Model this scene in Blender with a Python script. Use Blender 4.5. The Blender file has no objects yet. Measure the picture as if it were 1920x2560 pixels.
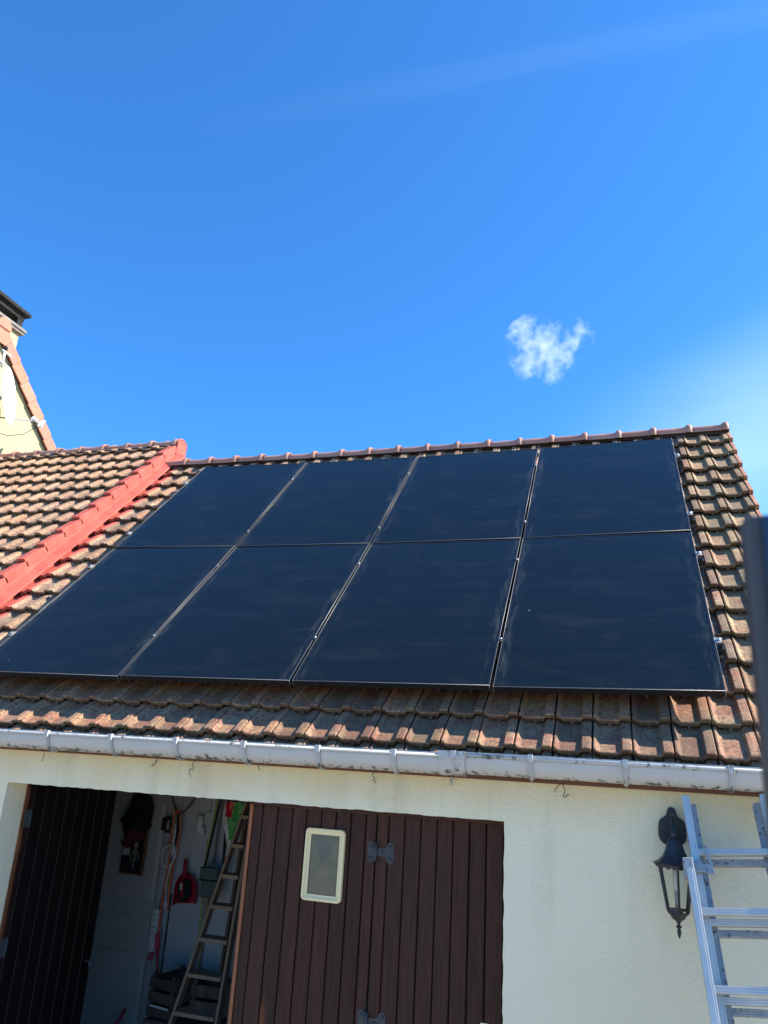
import bpy, bmesh, math, random
from mathutils import Vector, Matrix, noise

random.seed(7)
R = math.radians
S = bpy.context.scene
C = S.collection

# ------------------------------------------------------------------ camera
cd = bpy.data.cameras.new('camera')
cam = bpy.data.objects.new('camera', cd)
C.objects.link(cam)
yaw, pitch, roll = -0.31317194, 0.32021636, 0.06131956
fw = Vector((math.sin(yaw) * math.cos(pitch), math.cos(yaw) * math.cos(pitch), math.sin(pitch)))
ri = Vector((math.cos(yaw), -math.sin(yaw), 0))
up = ri.cross(fw)
r2 = ri * math.cos(roll) + up * math.sin(roll)
u2 = -ri * math.sin(roll) + up * math.cos(roll)
M3 = Matrix((r2, u2, -fw)).transposed()
cam.matrix_world = Matrix.Translation((-0.460255, -4.127499, -0.447105)) @ M3.to_4x4()
cd.sensor_fit = 'VERTICAL'
cd.sensor_height = 36.0
cd.sensor_width = 27.0
cd.lens = 1923.0 / 2560.0 * 36.0
cd.clip_start = 0.05
cd.clip_end = 3000
cd.dof.use_dof = True
cd.dof.focus_distance = 5.2
cd.dof.aperture_fstop = cd.lens / 5.0          # small phone lens: only the near post goes soft
S.camera = cam

# ------------------------------------------------------------------ sky and sun
SUN = Vector((2.0, 0.5, 1.91)).normalized()
el = math.asin(SUN.z)
az = math.atan2(SUN.x, SUN.y)
w = bpy.data.worlds.new('World')
S.world = w
w.use_nodes = True
nt = w.node_tree
nt.nodes.clear()
N = nt.nodes.new
out = N('ShaderNodeOutputWorld')
bg = N('ShaderNodeBackground')
sky = N('ShaderNodeTexSky')
sky.sky_type = 'NISHITA'
sky.sun_disc = False
sky.sun_elevation = el
sky.sun_rotation = az
sky.altitude = 0
sky.air_density = 1.0
sky.dust_density = 0.3
sky.ozone_density = 3.0
hs = N('ShaderNodeVectorMath')          # deep clean-air blue, the same for every ray
hs.operation = 'MULTIPLY'
hs.inputs[1].default_value = (0.29, 0.78, 1.22)
nt.links.new(sky.outputs[0], hs.inputs[0])
# thin high cirrus: two soft bands, laid out by direction in the sky
tc = N('ShaderNodeTexCoord')


def dirmask(nrm, width, cen, cw, amp):
    """soft great-circle band with normal nrm, faded around direction cen"""
    d = N('ShaderNodeVectorMath'); d.operation = 'DOT_PRODUCT'
    nv = Vector(nrm).normalized()
    nt.links.new(tc.outputs['Generated'], d.inputs[0]); d.inputs[1].default_value = nv
    a = N('ShaderNodeMath'); a.operation = 'ABSOLUTE'; nt.links.new(d.outputs['Value'], a.inputs[0])
    m = N('ShaderNodeMapRange'); m.interpolation_type = 'SMOOTHSTEP'
    m.inputs['From Min'].default_value = width; m.inputs['From Max'].default_value = 0
    nt.links.new(a.outputs[0], m.inputs['Value'])
    e = N('ShaderNodeVectorMath'); e.operation = 'DOT_PRODUCT'
    nt.links.new(tc.outputs['Generated'], e.inputs[0]); e.inputs[1].default_value = Vector(cen).normalized()
    f = N('ShaderNodeMapRange'); f.interpolation_type = 'SMOOTHSTEP'
    f.inputs['From Min'].default_value = cw; f.inputs['From Max'].default_value = 1.0
    nt.links.new(e.outputs['Value'], f.inputs['Value'])
    g = N('ShaderNodeMath'); g.operation = 'MULTIPLY'
    nt.links.new(m.outputs[0], g.inputs[0]); nt.links.new(f.outputs[0], g.inputs[1])
    h = N('ShaderNodeMath'); h.operation = 'MULTIPLY'; h.inputs[1].default_value = amp
    nt.links.new(g.outputs[0], h.inputs[0])
    return h.outputs[0]


A_ = Vector((0.162, 0.650, 0.742)); B_ = Vector((-0.175, 0.649, 0.741))
band = dirmask(A_.cross(B_), 0.024, (0.22, 0.63, 0.72), 0.72, 0.035)
C1 = Vector((0.20, 0.90, 0.40)); C2 = Vector((0.02, 0.93, 0.33))
haze = dirmask(C1.cross(C2), 0.17, (0.32, 0.87, 0.37), 0.885, 0.46)
nz = N('ShaderNodeTexNoise'); nz.inputs['Scale'].default_value = 2.2; nz.inputs['Detail'].default_value = 5
mp = N('ShaderNodeMapping'); mp.inputs['Scale'].default_value = (1.0, 1.5, 5.0)
nt.links.new(tc.outputs['Generated'], mp.inputs['Vector']); nt.links.new(mp.outputs[0], nz.inputs['Vector'])
nr = N('ShaderNodeMapRange'); nr.inputs['From Min'].default_value = 0.25; nr.inputs['From Max'].default_value = 0.7
nr.inputs['To Min'].default_value = 0.55
nt.links.new(nz.outputs['Fac'], nr.inputs['Value'])
ad = N('ShaderNodeMath'); ad.operation = 'ADD'; nt.links.new(band, ad.inputs[0]); nt.links.new(haze, ad.inputs[1])
ml = N('ShaderNodeMath'); ml.operation = 'MULTIPLY'; ml.use_clamp = True
nt.links.new(ad.outputs[0], ml.inputs[0]); nt.links.new(nr.outputs[0], ml.inputs[1])
mx = N('ShaderNodeMix'); mx.data_type = 'RGBA'
CIRRUS = (3.9, 5.2, 5.8, 1)
mx.inputs['B'].default_value = CIRRUS
nt.links.new(ml.outputs[0], mx.inputs['Factor']); nt.links.new(hs.outputs[0], mx.inputs['A'])
nt.links.new(mx.outputs['Result'], bg.inputs['Color'])
bg.inputs['Strength'].default_value = 0.11
nt.links.new(bg.outputs[0], out.inputs['Surface'])

sl = bpy.data.lights.new('sun', 'SUN')
sl.energy = 5.0
sl.angle = R(0.5)
sl.color = (1.0, 0.93, 0.82)
so = bpy.data.objects.new('sun', sl)
C.objects.link(so)
so.rotation_euler = SUN.to_track_quat('Z', 'Y').to_euler()

vs = S.view_settings
vs.view_transform = 'Standard'
vs.look = 'None'
vs.gamma = 1
vs.exposure = 1.2
vs.use_curve_mapping = False
S.cycles.max_bounces = 10
S.cycles.diffuse_bounces = 6
S.cycles.volume_bounces = 3
S.cycles.volume_step_rate = 1.0

# ------------------------------------------------------------------ materials
MATS = {}


def mat(name, col, rough=0.7, metal=0.0, noise_amt=0.0, noise_scale=20, col2=None, bump=0.0, bump_scale=80,
        stretch=None, coat=0.0, spec=0.5, attr=False, detail=4, spots=None, trans=0.0, ior=1.45, sheen=0):
    m = bpy.data.materials.new(name)
    m.use_nodes = True
    t = m.node_tree
    b = t.nodes['Principled BSDF']
    b.inputs['Roughness'].default_value = rough
    b.inputs['Metallic'].default_value = metal
    b.inputs['Coat Weight'].default_value = coat
    b.inputs['Coat Roughness'].default_value = 0.25
    b.inputs['Specular IOR Level'].default_value = spec
    b.inputs['Transmission Weight'].default_value = trans
    b.inputs['IOR'].default_value = ior
    b.inputs['Base Color'].default_value = (*col, 1)
    co = t.nodes.new('ShaderNodeTexCoord')
    mpn = t.nodes.new('ShaderNodeMapping')
    t.links.new(co.outputs['Object'], mpn.inputs['Vector'])
    if stretch: mpn.inputs['Scale'].default_value = stretch
    cur = None
    if noise_amt > 0:
        n = t.nodes.new('ShaderNodeTexNoise'); n.inputs['Scale'].default_value = noise_scale
        n.inputs['Detail'].default_value = detail; n.inputs['Roughness'].default_value = 0.6
        t.links.new(mpn.outputs[0], n.inputs['Vector'])
        mr = t.nodes.new('ShaderNodeMapRange'); mr.inputs['From Min'].default_value = 0.35
        mr.inputs['From Max'].default_value = 0.68
        mr.inputs['To Max'].default_value = noise_amt
        t.links.new(n.outputs['Fac'], mr.inputs['Value'])
        x = t.nodes.new('ShaderNodeMix'); x.data_type = 'RGBA'
        x.inputs['A'].default_value = (*col, 1)
        c2 = col2 or tuple(c * 0.5 for c in col)
        x.inputs['B'].default_value = (*c2, 1)
        t.links.new(mr.outputs[0], x.inputs['Factor'])
        cur = x.outputs['Result']
    if spots:
        sc, lo, hi, sc_col = spots
        n = t.nodes.new('ShaderNodeTexNoise'); n.inputs['Scale'].default_value = sc
        n.inputs['Detail'].default_value = 3
        t.links.new(co.outputs['Object'], n.inputs['Vector'])
        mr = t.nodes.new('ShaderNodeMapRange'); mr.inputs['From Min'].default_value = lo
        mr.inputs['From Max'].default_value = hi
        t.links.new(n.outputs['Fac'], mr.inputs['Value'])
        x = t.nodes.new('ShaderNodeMix'); x.data_type = 'RGBA'
        if cur is None: x.inputs['A'].default_value = (*col, 1)
        else: t.links.new(cur, x.inputs['A'])
        x.inputs['B'].default_value = (*sc_col, 1)
        t.links.new(mr.outputs[0], x.inputs['Factor'])
        cur = x.outputs['Result']
    if attr:
        a = t.nodes.new('ShaderNodeVertexColor'); a.layer_name = 'tint'
        x = t.nodes.new('ShaderNodeMix'); x.data_type = 'RGBA'; x.blend_type = 'MULTIPLY'
        x.inputs['Factor'].default_value = 1
        if cur is None: x.inputs['A'].default_value = (*col, 1)
        else: t.links.new(cur, x.inputs['A'])
        t.links.new(a.outputs['Color'], x.inputs['B'])
        cur = x.outputs['Result']
    if cur is not None: t.links.new(cur, b.inputs['Base Color'])
    if bump > 0:
        n = t.nodes.new('ShaderNodeTexNoise'); n.inputs['Scale'].default_value = bump_scale
        n.inputs['Detail'].default_value = 4
        t.links.new(mpn.outputs[0], n.inputs['Vector'])
        bp = t.nodes.new('ShaderNodeBump'); bp.inputs['Strength'].default_value = bump
        bp.inputs['Distance'].default_value = 0.004
        t.links.new(n.outputs['Fac'], bp.inputs['Height']); t.links.new(bp.outputs[0], b.inputs['Normal'])
    MATS[name] = m
    return m


def nodes_of(m):
    return m.node_tree, m.node_tree.nodes['Principled BSDF']


# clay tile: per-tile tint, lichen and soot
def tile_mat(name, base, lich, moss_amt):
    m = mat(name, base, rough=0.85, noise_amt=0.8, noise_scale=9, col2=lich, attr=True, bump=0.35, bump_scale=160)
    t, b = nodes_of(m)
    src = b.inputs['Base Color'].links[0].from_socket
    co = t.nodes.new('ShaderNodeTexCoord')

    def over(src, scale, lo, hi, col, amt, det=5, rg=0.7):
        n = t.nodes.new('ShaderNodeTexNoise'); n.inputs['Scale'].default_value = scale
        n.inputs['Detail'].default_value = det; n.inputs['Roughness'].default_value = rg
        t.links.new(co.outputs['Object'], n.inputs['Vector'])
        r = t.nodes.new('ShaderNodeMapRange'); r.inputs['From Min'].default_value = lo; r.inputs['From Max'].default_value = hi
        r.inputs['To Max'].default_value = amt
        t.links.new(n.outputs['Fac'], r.inputs['Value'])
        x = t.nodes.new('ShaderNodeMix'); x.data_type = 'RGBA'
        t.links.new(src, x.inputs['A']); x.inputs['B'].default_value = (*col, 1)
        t.links.new(r.outputs[0], x.inputs['Factor'])
        return x.outputs['Result']
    s = over(src, 3.0, 0.52, 0.75, (0.050, 0.036, 0.030), 0.55, 8, .75)
    s = over(s, 60, 0.47, 0.62, (0.058, 0.040, 0.030), 0.8)
    s = over(s, 170, 0.52, 0.62, (0.05, 0.042, 0.035), 0.6, 3)
    s = over(s, 6, 0.50, 0.75, (0.20, 0.20, 0.09), moss_amt, 6)
    s = over(s, 220, 0.62, 0.70, (0.40, 0.38, 0.30), 0.6, 2)
    t.links.new(s, b.inputs['Base Color'])
    return m


TILE = tile_mat('clay_tile', (0.32, 0.14, 0.085), (0.47, 0.35, 0.20), 0.35)
TILE2 = tile_mat('clay_tile_old', (0.42, 0.215, 0.125), (0.42, 0.28, 0.16), 0.15)
RIDGE = mat('ridge_clay', (0.44, 0.20, 0.14), 0.55, noise_amt=0.7, noise_scale=14, col2=(0.35, 0.21, 0.15), bump=0.2,
            spots=(120, 0.62, 0.70, (0.12, 0.10, 0.08)), attr=True)
REDP = mat('red_paint', (0.43, 0.070, 0.048), 0.75, noise_amt=0.8, noise_scale=7, col2=(0.50, 0.13, 0.09), bump=0.4,
           bump_scale=60, spots=(28, 0.62, 0.70, (0.22, 0.07, 0.05)), detail=8)
VERGE = mat('verge_clay', (0.50, 0.175, 0.105), 0.7, noise_amt=0.6, noise_scale=10, col2=(0.48, 0.23, 0.14), attr=True, bump=0.15)
DARKUNDER = mat('roof_underlay', (0.05, 0.035, 0.03), 0.9)


def wall_mat():
    m = mat('cream_render', (0.72, 0.70, 0.58), 0.9)
    t, b = nodes_of(m)
    co = t.nodes.new('ShaderNodeTexCoord')
    g = t.nodes.new('ShaderNodeNewGeometry')
    sp = t.nodes.new('ShaderNodeSeparateXYZ'); t.links.new(g.outputs['Position'], sp.inputs[0])
    # old yellow run-off staining below the gutter, ragged lower edge
    n0 = t.nodes.new('ShaderNodeTexNoise'); n0.inputs['Scale'].default_value = 3.5; n0.inputs['Detail'].default_value = 5
    t.links.new(co.outputs['Object'], n0.inputs['Vector'])
    a = t.nodes.new('ShaderNodeMath'); a.operation = 'MULTIPLY_ADD'; a.inputs[1].default_value = 0.28
    t.links.new(n0.outputs['Fac'], a.inputs[0]); t.links.new(sp.outputs['Z'], a.inputs[2])
    r = t.nodes.new('ShaderNodeMapRange'); r.interpolation_type = 'SMOOTHSTEP'
    r.inputs['From Min'].default_value = -0.60; r.inputs['From Max'].default_value = -0.32
    t.links.new(a.outputs[0], r.inputs['Value'])
    x = t.nodes.new('ShaderNodeMix'); x.data_type = 'RGBA'
    x.inputs['A'].default_value = (0.72, 0.665, 0.48, 1); x.inputs['B'].default_value = (0.63, 0.52, 0.29, 1)
    t.links.new(r.outputs[0], x.inputs['Factor'])
    n1 = t.nodes.new('ShaderNodeTexNoise'); n1.inputs['Scale'].default_value = 2.2; n1.inputs['Detail'].default_value = 6
    t.links.new(co.outputs['Object'], n1.inputs['Vector'])
    r1 = t.nodes.new('ShaderNodeMapRange'); r1.inputs['From Min'].default_value = 0.4; r1.inputs['From Max'].default_value = 0.7
    r1.inputs['To Max'].default_value = 0.5
    t.links.new(n1.outputs['Fac'], r1.inputs['Value'])
    y = t.nodes.new('ShaderNodeMix'); y.data_type = 'RGBA'
    t.links.new(x.outputs['Result'], y.inputs['A']); y.inputs['B'].default_value = (0.66, 0.60, 0.415, 1)
    t.links.new(r1.outputs[0], y.inputs['Factor'])
    # dark specks in the pits of the rough coat
    n2 = t.nodes.new('ShaderNodeTexNoise'); n2.inputs['Scale'].default_value = 105; n2.inputs['Detail'].default_value = 2
    mp2 = t.nodes.new('ShaderNodeMapping'); mp2.inputs['Scale'].default_value = (1, 1, 1.6)
    mp2.inputs['Rotation'].default_value = (0, 0.5, 0)
    t.links.new(co.outputs['Object'], mp2.inputs[0]); t.links.new(mp2.outputs[0], n2.inputs['Vector'])
    r2_ = t.nodes.new('ShaderNodeMapRange'); r2_.inputs['From Min'].default_value = 0.62; r2_.inputs['From Max'].default_value = 0.70
    r2_.inputs['To Max'].default_value = 0.5
    t.links.new(n2.outputs['Fac'], r2_.inputs['Value'])
    # specks fade out lower down the wall
    r3 = t.nodes.new('ShaderNodeMapRange'); r3.inputs['From Min'].default_value = -1.0; r3.inputs['From Max'].default_value = -0.35
    r3.inputs['To Min'].default_value = 0.15
    t.links.new(a.outputs[0], r3.inputs['Value'])
    mm = t.nodes.new('ShaderNodeMath'); mm.operation = 'MULTIPLY'
    t.links.new(r2_.outputs[0], mm.inputs[0]); t.links.new(r3.outputs[0], mm.inputs[1])
    n5 = t.nodes.new('ShaderNodeTexNoise'); n5.inputs['Scale'].default_value = 1.0; n5.inputs['Detail'].default_value = 6
    mp5 = t.nodes.new('ShaderNodeMapping'); mp5.inputs['Scale'].default_value = (11, 3, 0.9)
    t.links.new(co.outputs['Object'], mp5.inputs[0]); t.links.new(mp5.outputs[0], n5.inputs['Vector'])
    r5 = t.nodes.new('ShaderNodeMapRange'); r5.inputs['From Min'].default_value = 0.50; r5.inputs['From Max'].default_value = 0.72
    t.links.new(n5.outputs['Fac'], r5.inputs['Value'])
    r6 = t.nodes.new('ShaderNodeMapRange'); r6.inputs['From Min'].default_value = -1.3; r6.inputs['From Max'].default_value = -0.35
    r6.inputs['To Min'].default_value = 0.0; r6.inputs['To Max'].default_value = 0.32
    t.links.new(a.outputs[0], r6.inputs['Value'])
    m5 = t.nodes.new('ShaderNodeMath'); m5.operation = 'MULTIPLY'
    t.links.new(r5.outputs[0], m5.inputs[0]); t.links.new(r6.outputs[0], m5.inputs[1])
    y5 = t.nodes.new('ShaderNodeMix'); y5.data_type = 'RGBA'
    t.links.new(y.outputs['Result'], y5.inputs['A']); y5.inputs['B'].default_value = (0.38, 0.33, 0.22, 1)
    t.links.new(m5.outputs[0], y5.inputs['Factor'])
    zc = t.nodes.new('ShaderNodeMix'); zc.data_type = 'RGBA'
    t.links.new(y5.outputs['Result'], zc.inputs['A']); zc.inputs['B'].default_value = (0.22, 0.19, 0.12, 1)
    t.links.new(mm.outputs[0], zc.inputs['Factor'])
    t.links.new(zc.outputs['Result'], b.inputs['Base Color'])
    n3 = t.nodes.new('ShaderNodeTexNoise'); n3.inputs['Scale'].default_value = 70; n3.inputs['Detail'].default_value = 4
    t.links.new(co.outputs['Object'], n3.inputs['Vector'])
    bp = t.nodes.new('ShaderNodeBump'); bp.inputs['Strength'].default_value = 0.7; bp.inputs['Distance'].default_value = 0.005
    t.links.new(n3.outputs['Fac'], bp.inputs['Height']); t.links.new(bp.outputs[0], b.inputs['Normal'])
    return m


WALL = wall_mat()
WALL2 = mat('pale_render', (0.40, 0.36, 0.21), 0.9, noise_amt=0.4, noise_scale=5, col2=(0.35, 0.31, 0.18), bump=0.5)
INWALL = mat('inner_wall', (0.46, 0.46, 0.47), 0.85, noise_amt=0.4, noise_scale=3, col2=(0.42, 0.42, 0.42))
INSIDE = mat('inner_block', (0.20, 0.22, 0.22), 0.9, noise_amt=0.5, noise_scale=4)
CONC = mat('concrete_floor', (0.20, 0.19, 0.18), 0.9, noise_amt=0.5, noise_scale=3)
PVC = mat('white_pvc', (0.43, 0.43, 0.415), 0.5, noise_amt=0.4, noise_scale=5, col2=(0.37, 0.37, 0.345), bump=0.05,
          stretch=(1, 1, 3))
FASC = mat('fascia_brown', (0.13, 0.055, 0.03), 0.7, noise_amt=0.5, noise_scale=8)


def pvc_grime():
    t, b = nodes_of(PVC)
    src = b.inputs['Base Color'].links[0].from_socket
    g = t.nodes.new('ShaderNodeNewGeometry'); sp = t.nodes.new('ShaderNodeSeparateXYZ')
    t.links.new(g.outputs['Position'], sp.inputs[0])
    co = t.nodes.new('ShaderNodeTexCoord')
    n = t.nodes.new('ShaderNodeTexNoise'); n.inputs['Scale'].default_value = 38; n.inputs['Detail'].default_value = 5
    mp3 = t.nodes.new('ShaderNodeMapping'); mp3.inputs['Scale'].default_value = (1, 1, 0.6)
    t.links.new(co.outputs['Object'], mp3.inputs[0]); t.links.new(mp3.outputs[0], n.inputs['Vector'])
    nb = t.nodes.new('ShaderNodeTexNoise'); nb.inputs['Scale'].default_value = 3.0
    t.links.new(co.outputs['Object'], nb.inputs['Vector'])
    # mould sits along the underside and just under the rim
    r = t.nodes.new('ShaderNodeMapRange'); r.inputs['From Min'].default_value = -0.425; r.inputs['From Max'].default_value = -0.452
    t.links.new(sp.outputs['Z'], r.inputs['Value'])
    rr_ = t.nodes.new('ShaderNodeMapRange'); rr_.inputs['From Min'].default_value = -0.384; rr_.inputs['From Max'].default_value = -0.376
    rr_.inputs['To Max'].default_value = 0.6
    t.links.new(sp.outputs['Z'], rr_.inputs['Value'])
    mxm = t.nodes.new('ShaderNodeMath'); mxm.operation = 'MAXIMUM'
    t.links.new(r.outputs[0], mxm.inputs[0]); t.links.new(rr_.outputs[0], mxm.inputs[1])
    s1 = t.nodes.new('ShaderNodeMath'); s1.operation = 'MULTIPLY_ADD'; s1.inputs[1].default_value = 0.20
    t.links.new(mxm.outputs[0], s1.inputs[0]); t.links.new(n.outputs['Fac'], s1.inputs[2])
    s2 = t.nodes.new('ShaderNodeMath'); s2.operation = 'MULTIPLY_ADD'; s2.inputs[1].default_value = 0.35
    t.links.new(nb.outputs['Fac'], s2.inputs[0]); t.links.new(s1.outputs[0], s2.inputs[2])
    q = t.nodes.new('ShaderNodeMapRange'); q.inputs['From Min'].default_value = 0.86; q.inputs['From Max'].default_value = 0.99; q.inputs['To Max'].default_value = 0.9
    t.links.new(s2.outputs[0], q.inputs['Value'])
    x = t.nodes.new('ShaderNodeMix'); x.data_type = 'RGBA'
    t.links.new(src, x.inputs['A']); x.inputs['B'].default_value = (0.05, 0.055, 0.045, 1)
    t.links.new(q.outputs[0], x.inputs['Factor']); t.links.new(x.outputs['Result'], b.inputs['Base Color'])


pvc_grime()


def wood_mat(name, base, dark, worn, worn_lo, rough=0.42, coat=0.25, spec=0.5):
    m = mat(name, base, rough, noise_amt=0.9, noise_scale=16, col2=dark, stretch=(6, 6, 0.35), bump=0.25, bump_scale=60,
            coat=coat, attr=True, spec=spec)
    t, b = nodes_of(m)
    src = b.inputs['Base Color'].links[0].from_socket
    co = t.nodes.new('ShaderNodeTexCoord')
    mp4 = t.nodes.new('ShaderNodeMapping'); mp4.inputs['Scale'].default_value = (7, 7, 1.1)
    n = t.nodes.new('ShaderNodeTexNoise'); n.inputs['Scale'].default_value = 1.3; n.inputs['Detail'].default_value = 5
    t.links.new(co.outputs['Object'], mp4.inputs[0]); t.links.new(mp4.outputs[0], n.inputs['Vector'])
    r = t.nodes.new('ShaderNodeMapRange'); r.inputs['From Min'].default_value = worn_lo
    r.inputs['From Max'].default_value = worn_lo + 0.10; r.inputs['To Max'].default_value = 0.8
    t.links.new(n.outputs['Fac'], r.inputs['Value'])
    x = t.nodes.new('ShaderNodeMix'); x.data_type = 'RGBA'
    t.links.new(src, x.inputs['A']); x.inputs['B'].default_value = (*worn, 1)
    t.links.new(r.outputs[0], x.inputs['Factor']); t.links.new(x.outputs['Result'], b.inputs['Base Color'])
    return m


WOOD = wood_mat('stained_boards', (0.048, 0.0175, 0.0125), (0.018, 0.0085, 0.007), (0.15, 0.042, 0.018), 0.63, 0.5, 0.04, 0.2)
WOODRAW = wood_mat('orange_wood', (0.30, 0.10, 0.04), (0.20, 0.07, 0.03), (0.35, 0.14, 0.06), 0.6, 0.6, 0.0)
WOODOLD = wood_mat('grey_wood', (0.22, 0.155, 0.095), (0.12, 0.085, 0.055), (0.27, 0.2, 0.13), 0.7, 0.8, 0.0)
WOODCRATE = wood_mat('dark_crate_wood', (0.10, 0.075, 0.055), (0.05, 0.04, 0.032), (0.14, 0.1, 0.07), 0.65, 0.85, 0.0)
WOODSHADE = wood_mat('shaded_boards', (0.0060, 0.0030, 0.0030), (0.0035, 0.002, 0.002), (0.009, 0.004, 0.0035), 0.63, 0.5, 0.04, 0.2)  # same door boards, darkened: indoor shade of the open leaves painted into the colour
BLACKGAP = mat('dark_gap', (0.006, 0.005, 0.005), 0.95, spec=0.1)
IRON = mat('black_iron', (0.035, 0.042, 0.045), 0.5, metal=0.0, noise_amt=0.5, noise_scale=30, bump=0.3)
LAMPB = mat('lamp_black', (0.012, 0.016, 0.022), 0.45, noise_amt=0.5, noise_scale=25, col2=(0.022, 0.026, 0.028), bump=0.2)
CREAMPL = mat('cream_plastic', (0.74, 0.63, 0.37), 0.4, noise_amt=0.3, noise_scale=12, col2=(0.62, 0.52, 0.30))
PANE = mat('grey_acrylic', (0.11, 0.105, 0.065), 0.5, noise_amt=0.6, noise_scale=11, col2=(0.17, 0.16, 0.11))
FRAMEB = mat('panel_frame_black', (0.010, 0.011, 0.013), 0.35, metal=0.0, spec=0.35)
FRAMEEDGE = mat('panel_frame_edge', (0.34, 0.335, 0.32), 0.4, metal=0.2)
ALU = mat('aluminium', (0.62, 0.59, 0.53), 0.42, metal=0.65, noise_amt=0.5, noise_scale=9, col2=(0.46, 0.44, 0.40), bump=0.05,
          spots=(60, 0.72, 0.76, (0.25, 0.2, 0.18)))
ALUD = mat('dull_aluminium', (0.42, 0.41, 0.38), 0.55, metal=0.6, noise_amt=0.8, noise_scale=26, col2=(0.26, 0.27, 0.30), bump=0.1,
           spots=(60, 0.60, 0.66, (0.12, 0.11, 0.10)))
BOLT = mat('bolt_steel', (0.6, 0.6, 0.6), 0.3, metal=1.0)
CLAMP = mat('clamp_black', (0.03, 0.03, 0.03), 0.4, metal=0.3)
POST = mat('post_grey', (0.062, 0.064, 0.068), 0.45, noise_amt=0.3, noise_scale=5)
GLOSSBLUE = mat('post_blue_edge', (0.010, 0.030, 0.065), 0.3)
WIRE = mat('rusty_wire', (0.03, 0.018, 0.012), 0.8)
WHITEPL = mat('white_plastic', (0.62, 0.62, 0.58), 0.4)
DISHW = mat('dish_white', (0.80, 0.82, 0.82), 0.45)
GREYMET = mat('grey_metal', (0.30, 0.30, 0.31), 0.5, metal=0.3)
CAPDARK = mat('navy_cloth', (0.010, 0.011, 0.018), 0.95)
CAPRED = mat('dark_red_cloth', (0.13, 0.02, 0.025), 0.9)
REDPL = mat('red_plastic', (0.34, 0.012, 0.035), 0.4)
REDPL2 = mat('bright_red_plastic', (0.50, 0.02, 0.03), 0.35)
ORCORD = mat('orange_rubber', (0.75, 0.12, 0.05), 0.6)
PINK = mat('pink_rubber', (0.60, 0.06, 0.11), 0.6)
WHITEDOOR = mat('door_white', (0.48, 0.46, 0.42), 0.5)
SATCH = mat('green_grey_canvas', (0.085, 0.11, 0.10), 0.9, noise_amt=0.3, noise_scale=20)
BLACKCL = mat('black_cloth', (0.012, 0.012, 0.014), 0.9)
GREENPL = mat('green_plastic', (0.06, 0.28, 0.05), 0.4)
WHITEBAG = mat('white_film', (0.55, 0.55, 0.52), 0.5)
YGREEN = mat('yellow_green', (0.28, 0.33, 0.10), 0.6)
BAMBOO = mat('bamboo', (0.40, 0.26, 0.11), 0.6)
PICT = mat('picture_dark', (0.02, 0.02, 0.025), 0.4)
PICW = mat('picture_pale', (0.35, 0.33, 0.24), 0.6)
SOOT = mat('soot_concrete', (0.008, 0.009, 0.009), 0.95, noise_amt=0.5, noise_scale=30, col2=(0.05, 0.05, 0.04), bump=0.9, bump_scale=40)
CROWN = mat('chimney_crown', (0.28, 0.26, 0.22), 0.9, noise_amt=0.9, noise_scale=14, col2=(0.12, 0.11, 0.10), bump=0.5)
BRUSH = mat('brush_black', (0.01, 0.01, 0.011), 0.9)
GROUND = mat('pale_gravel', (0.43, 0.37, 0.285), 0.95, noise_amt=0.5, noise_scale=30, col2=(0.33, 0.285, 0.22), bump=0.6, bump_scale=40)


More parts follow.
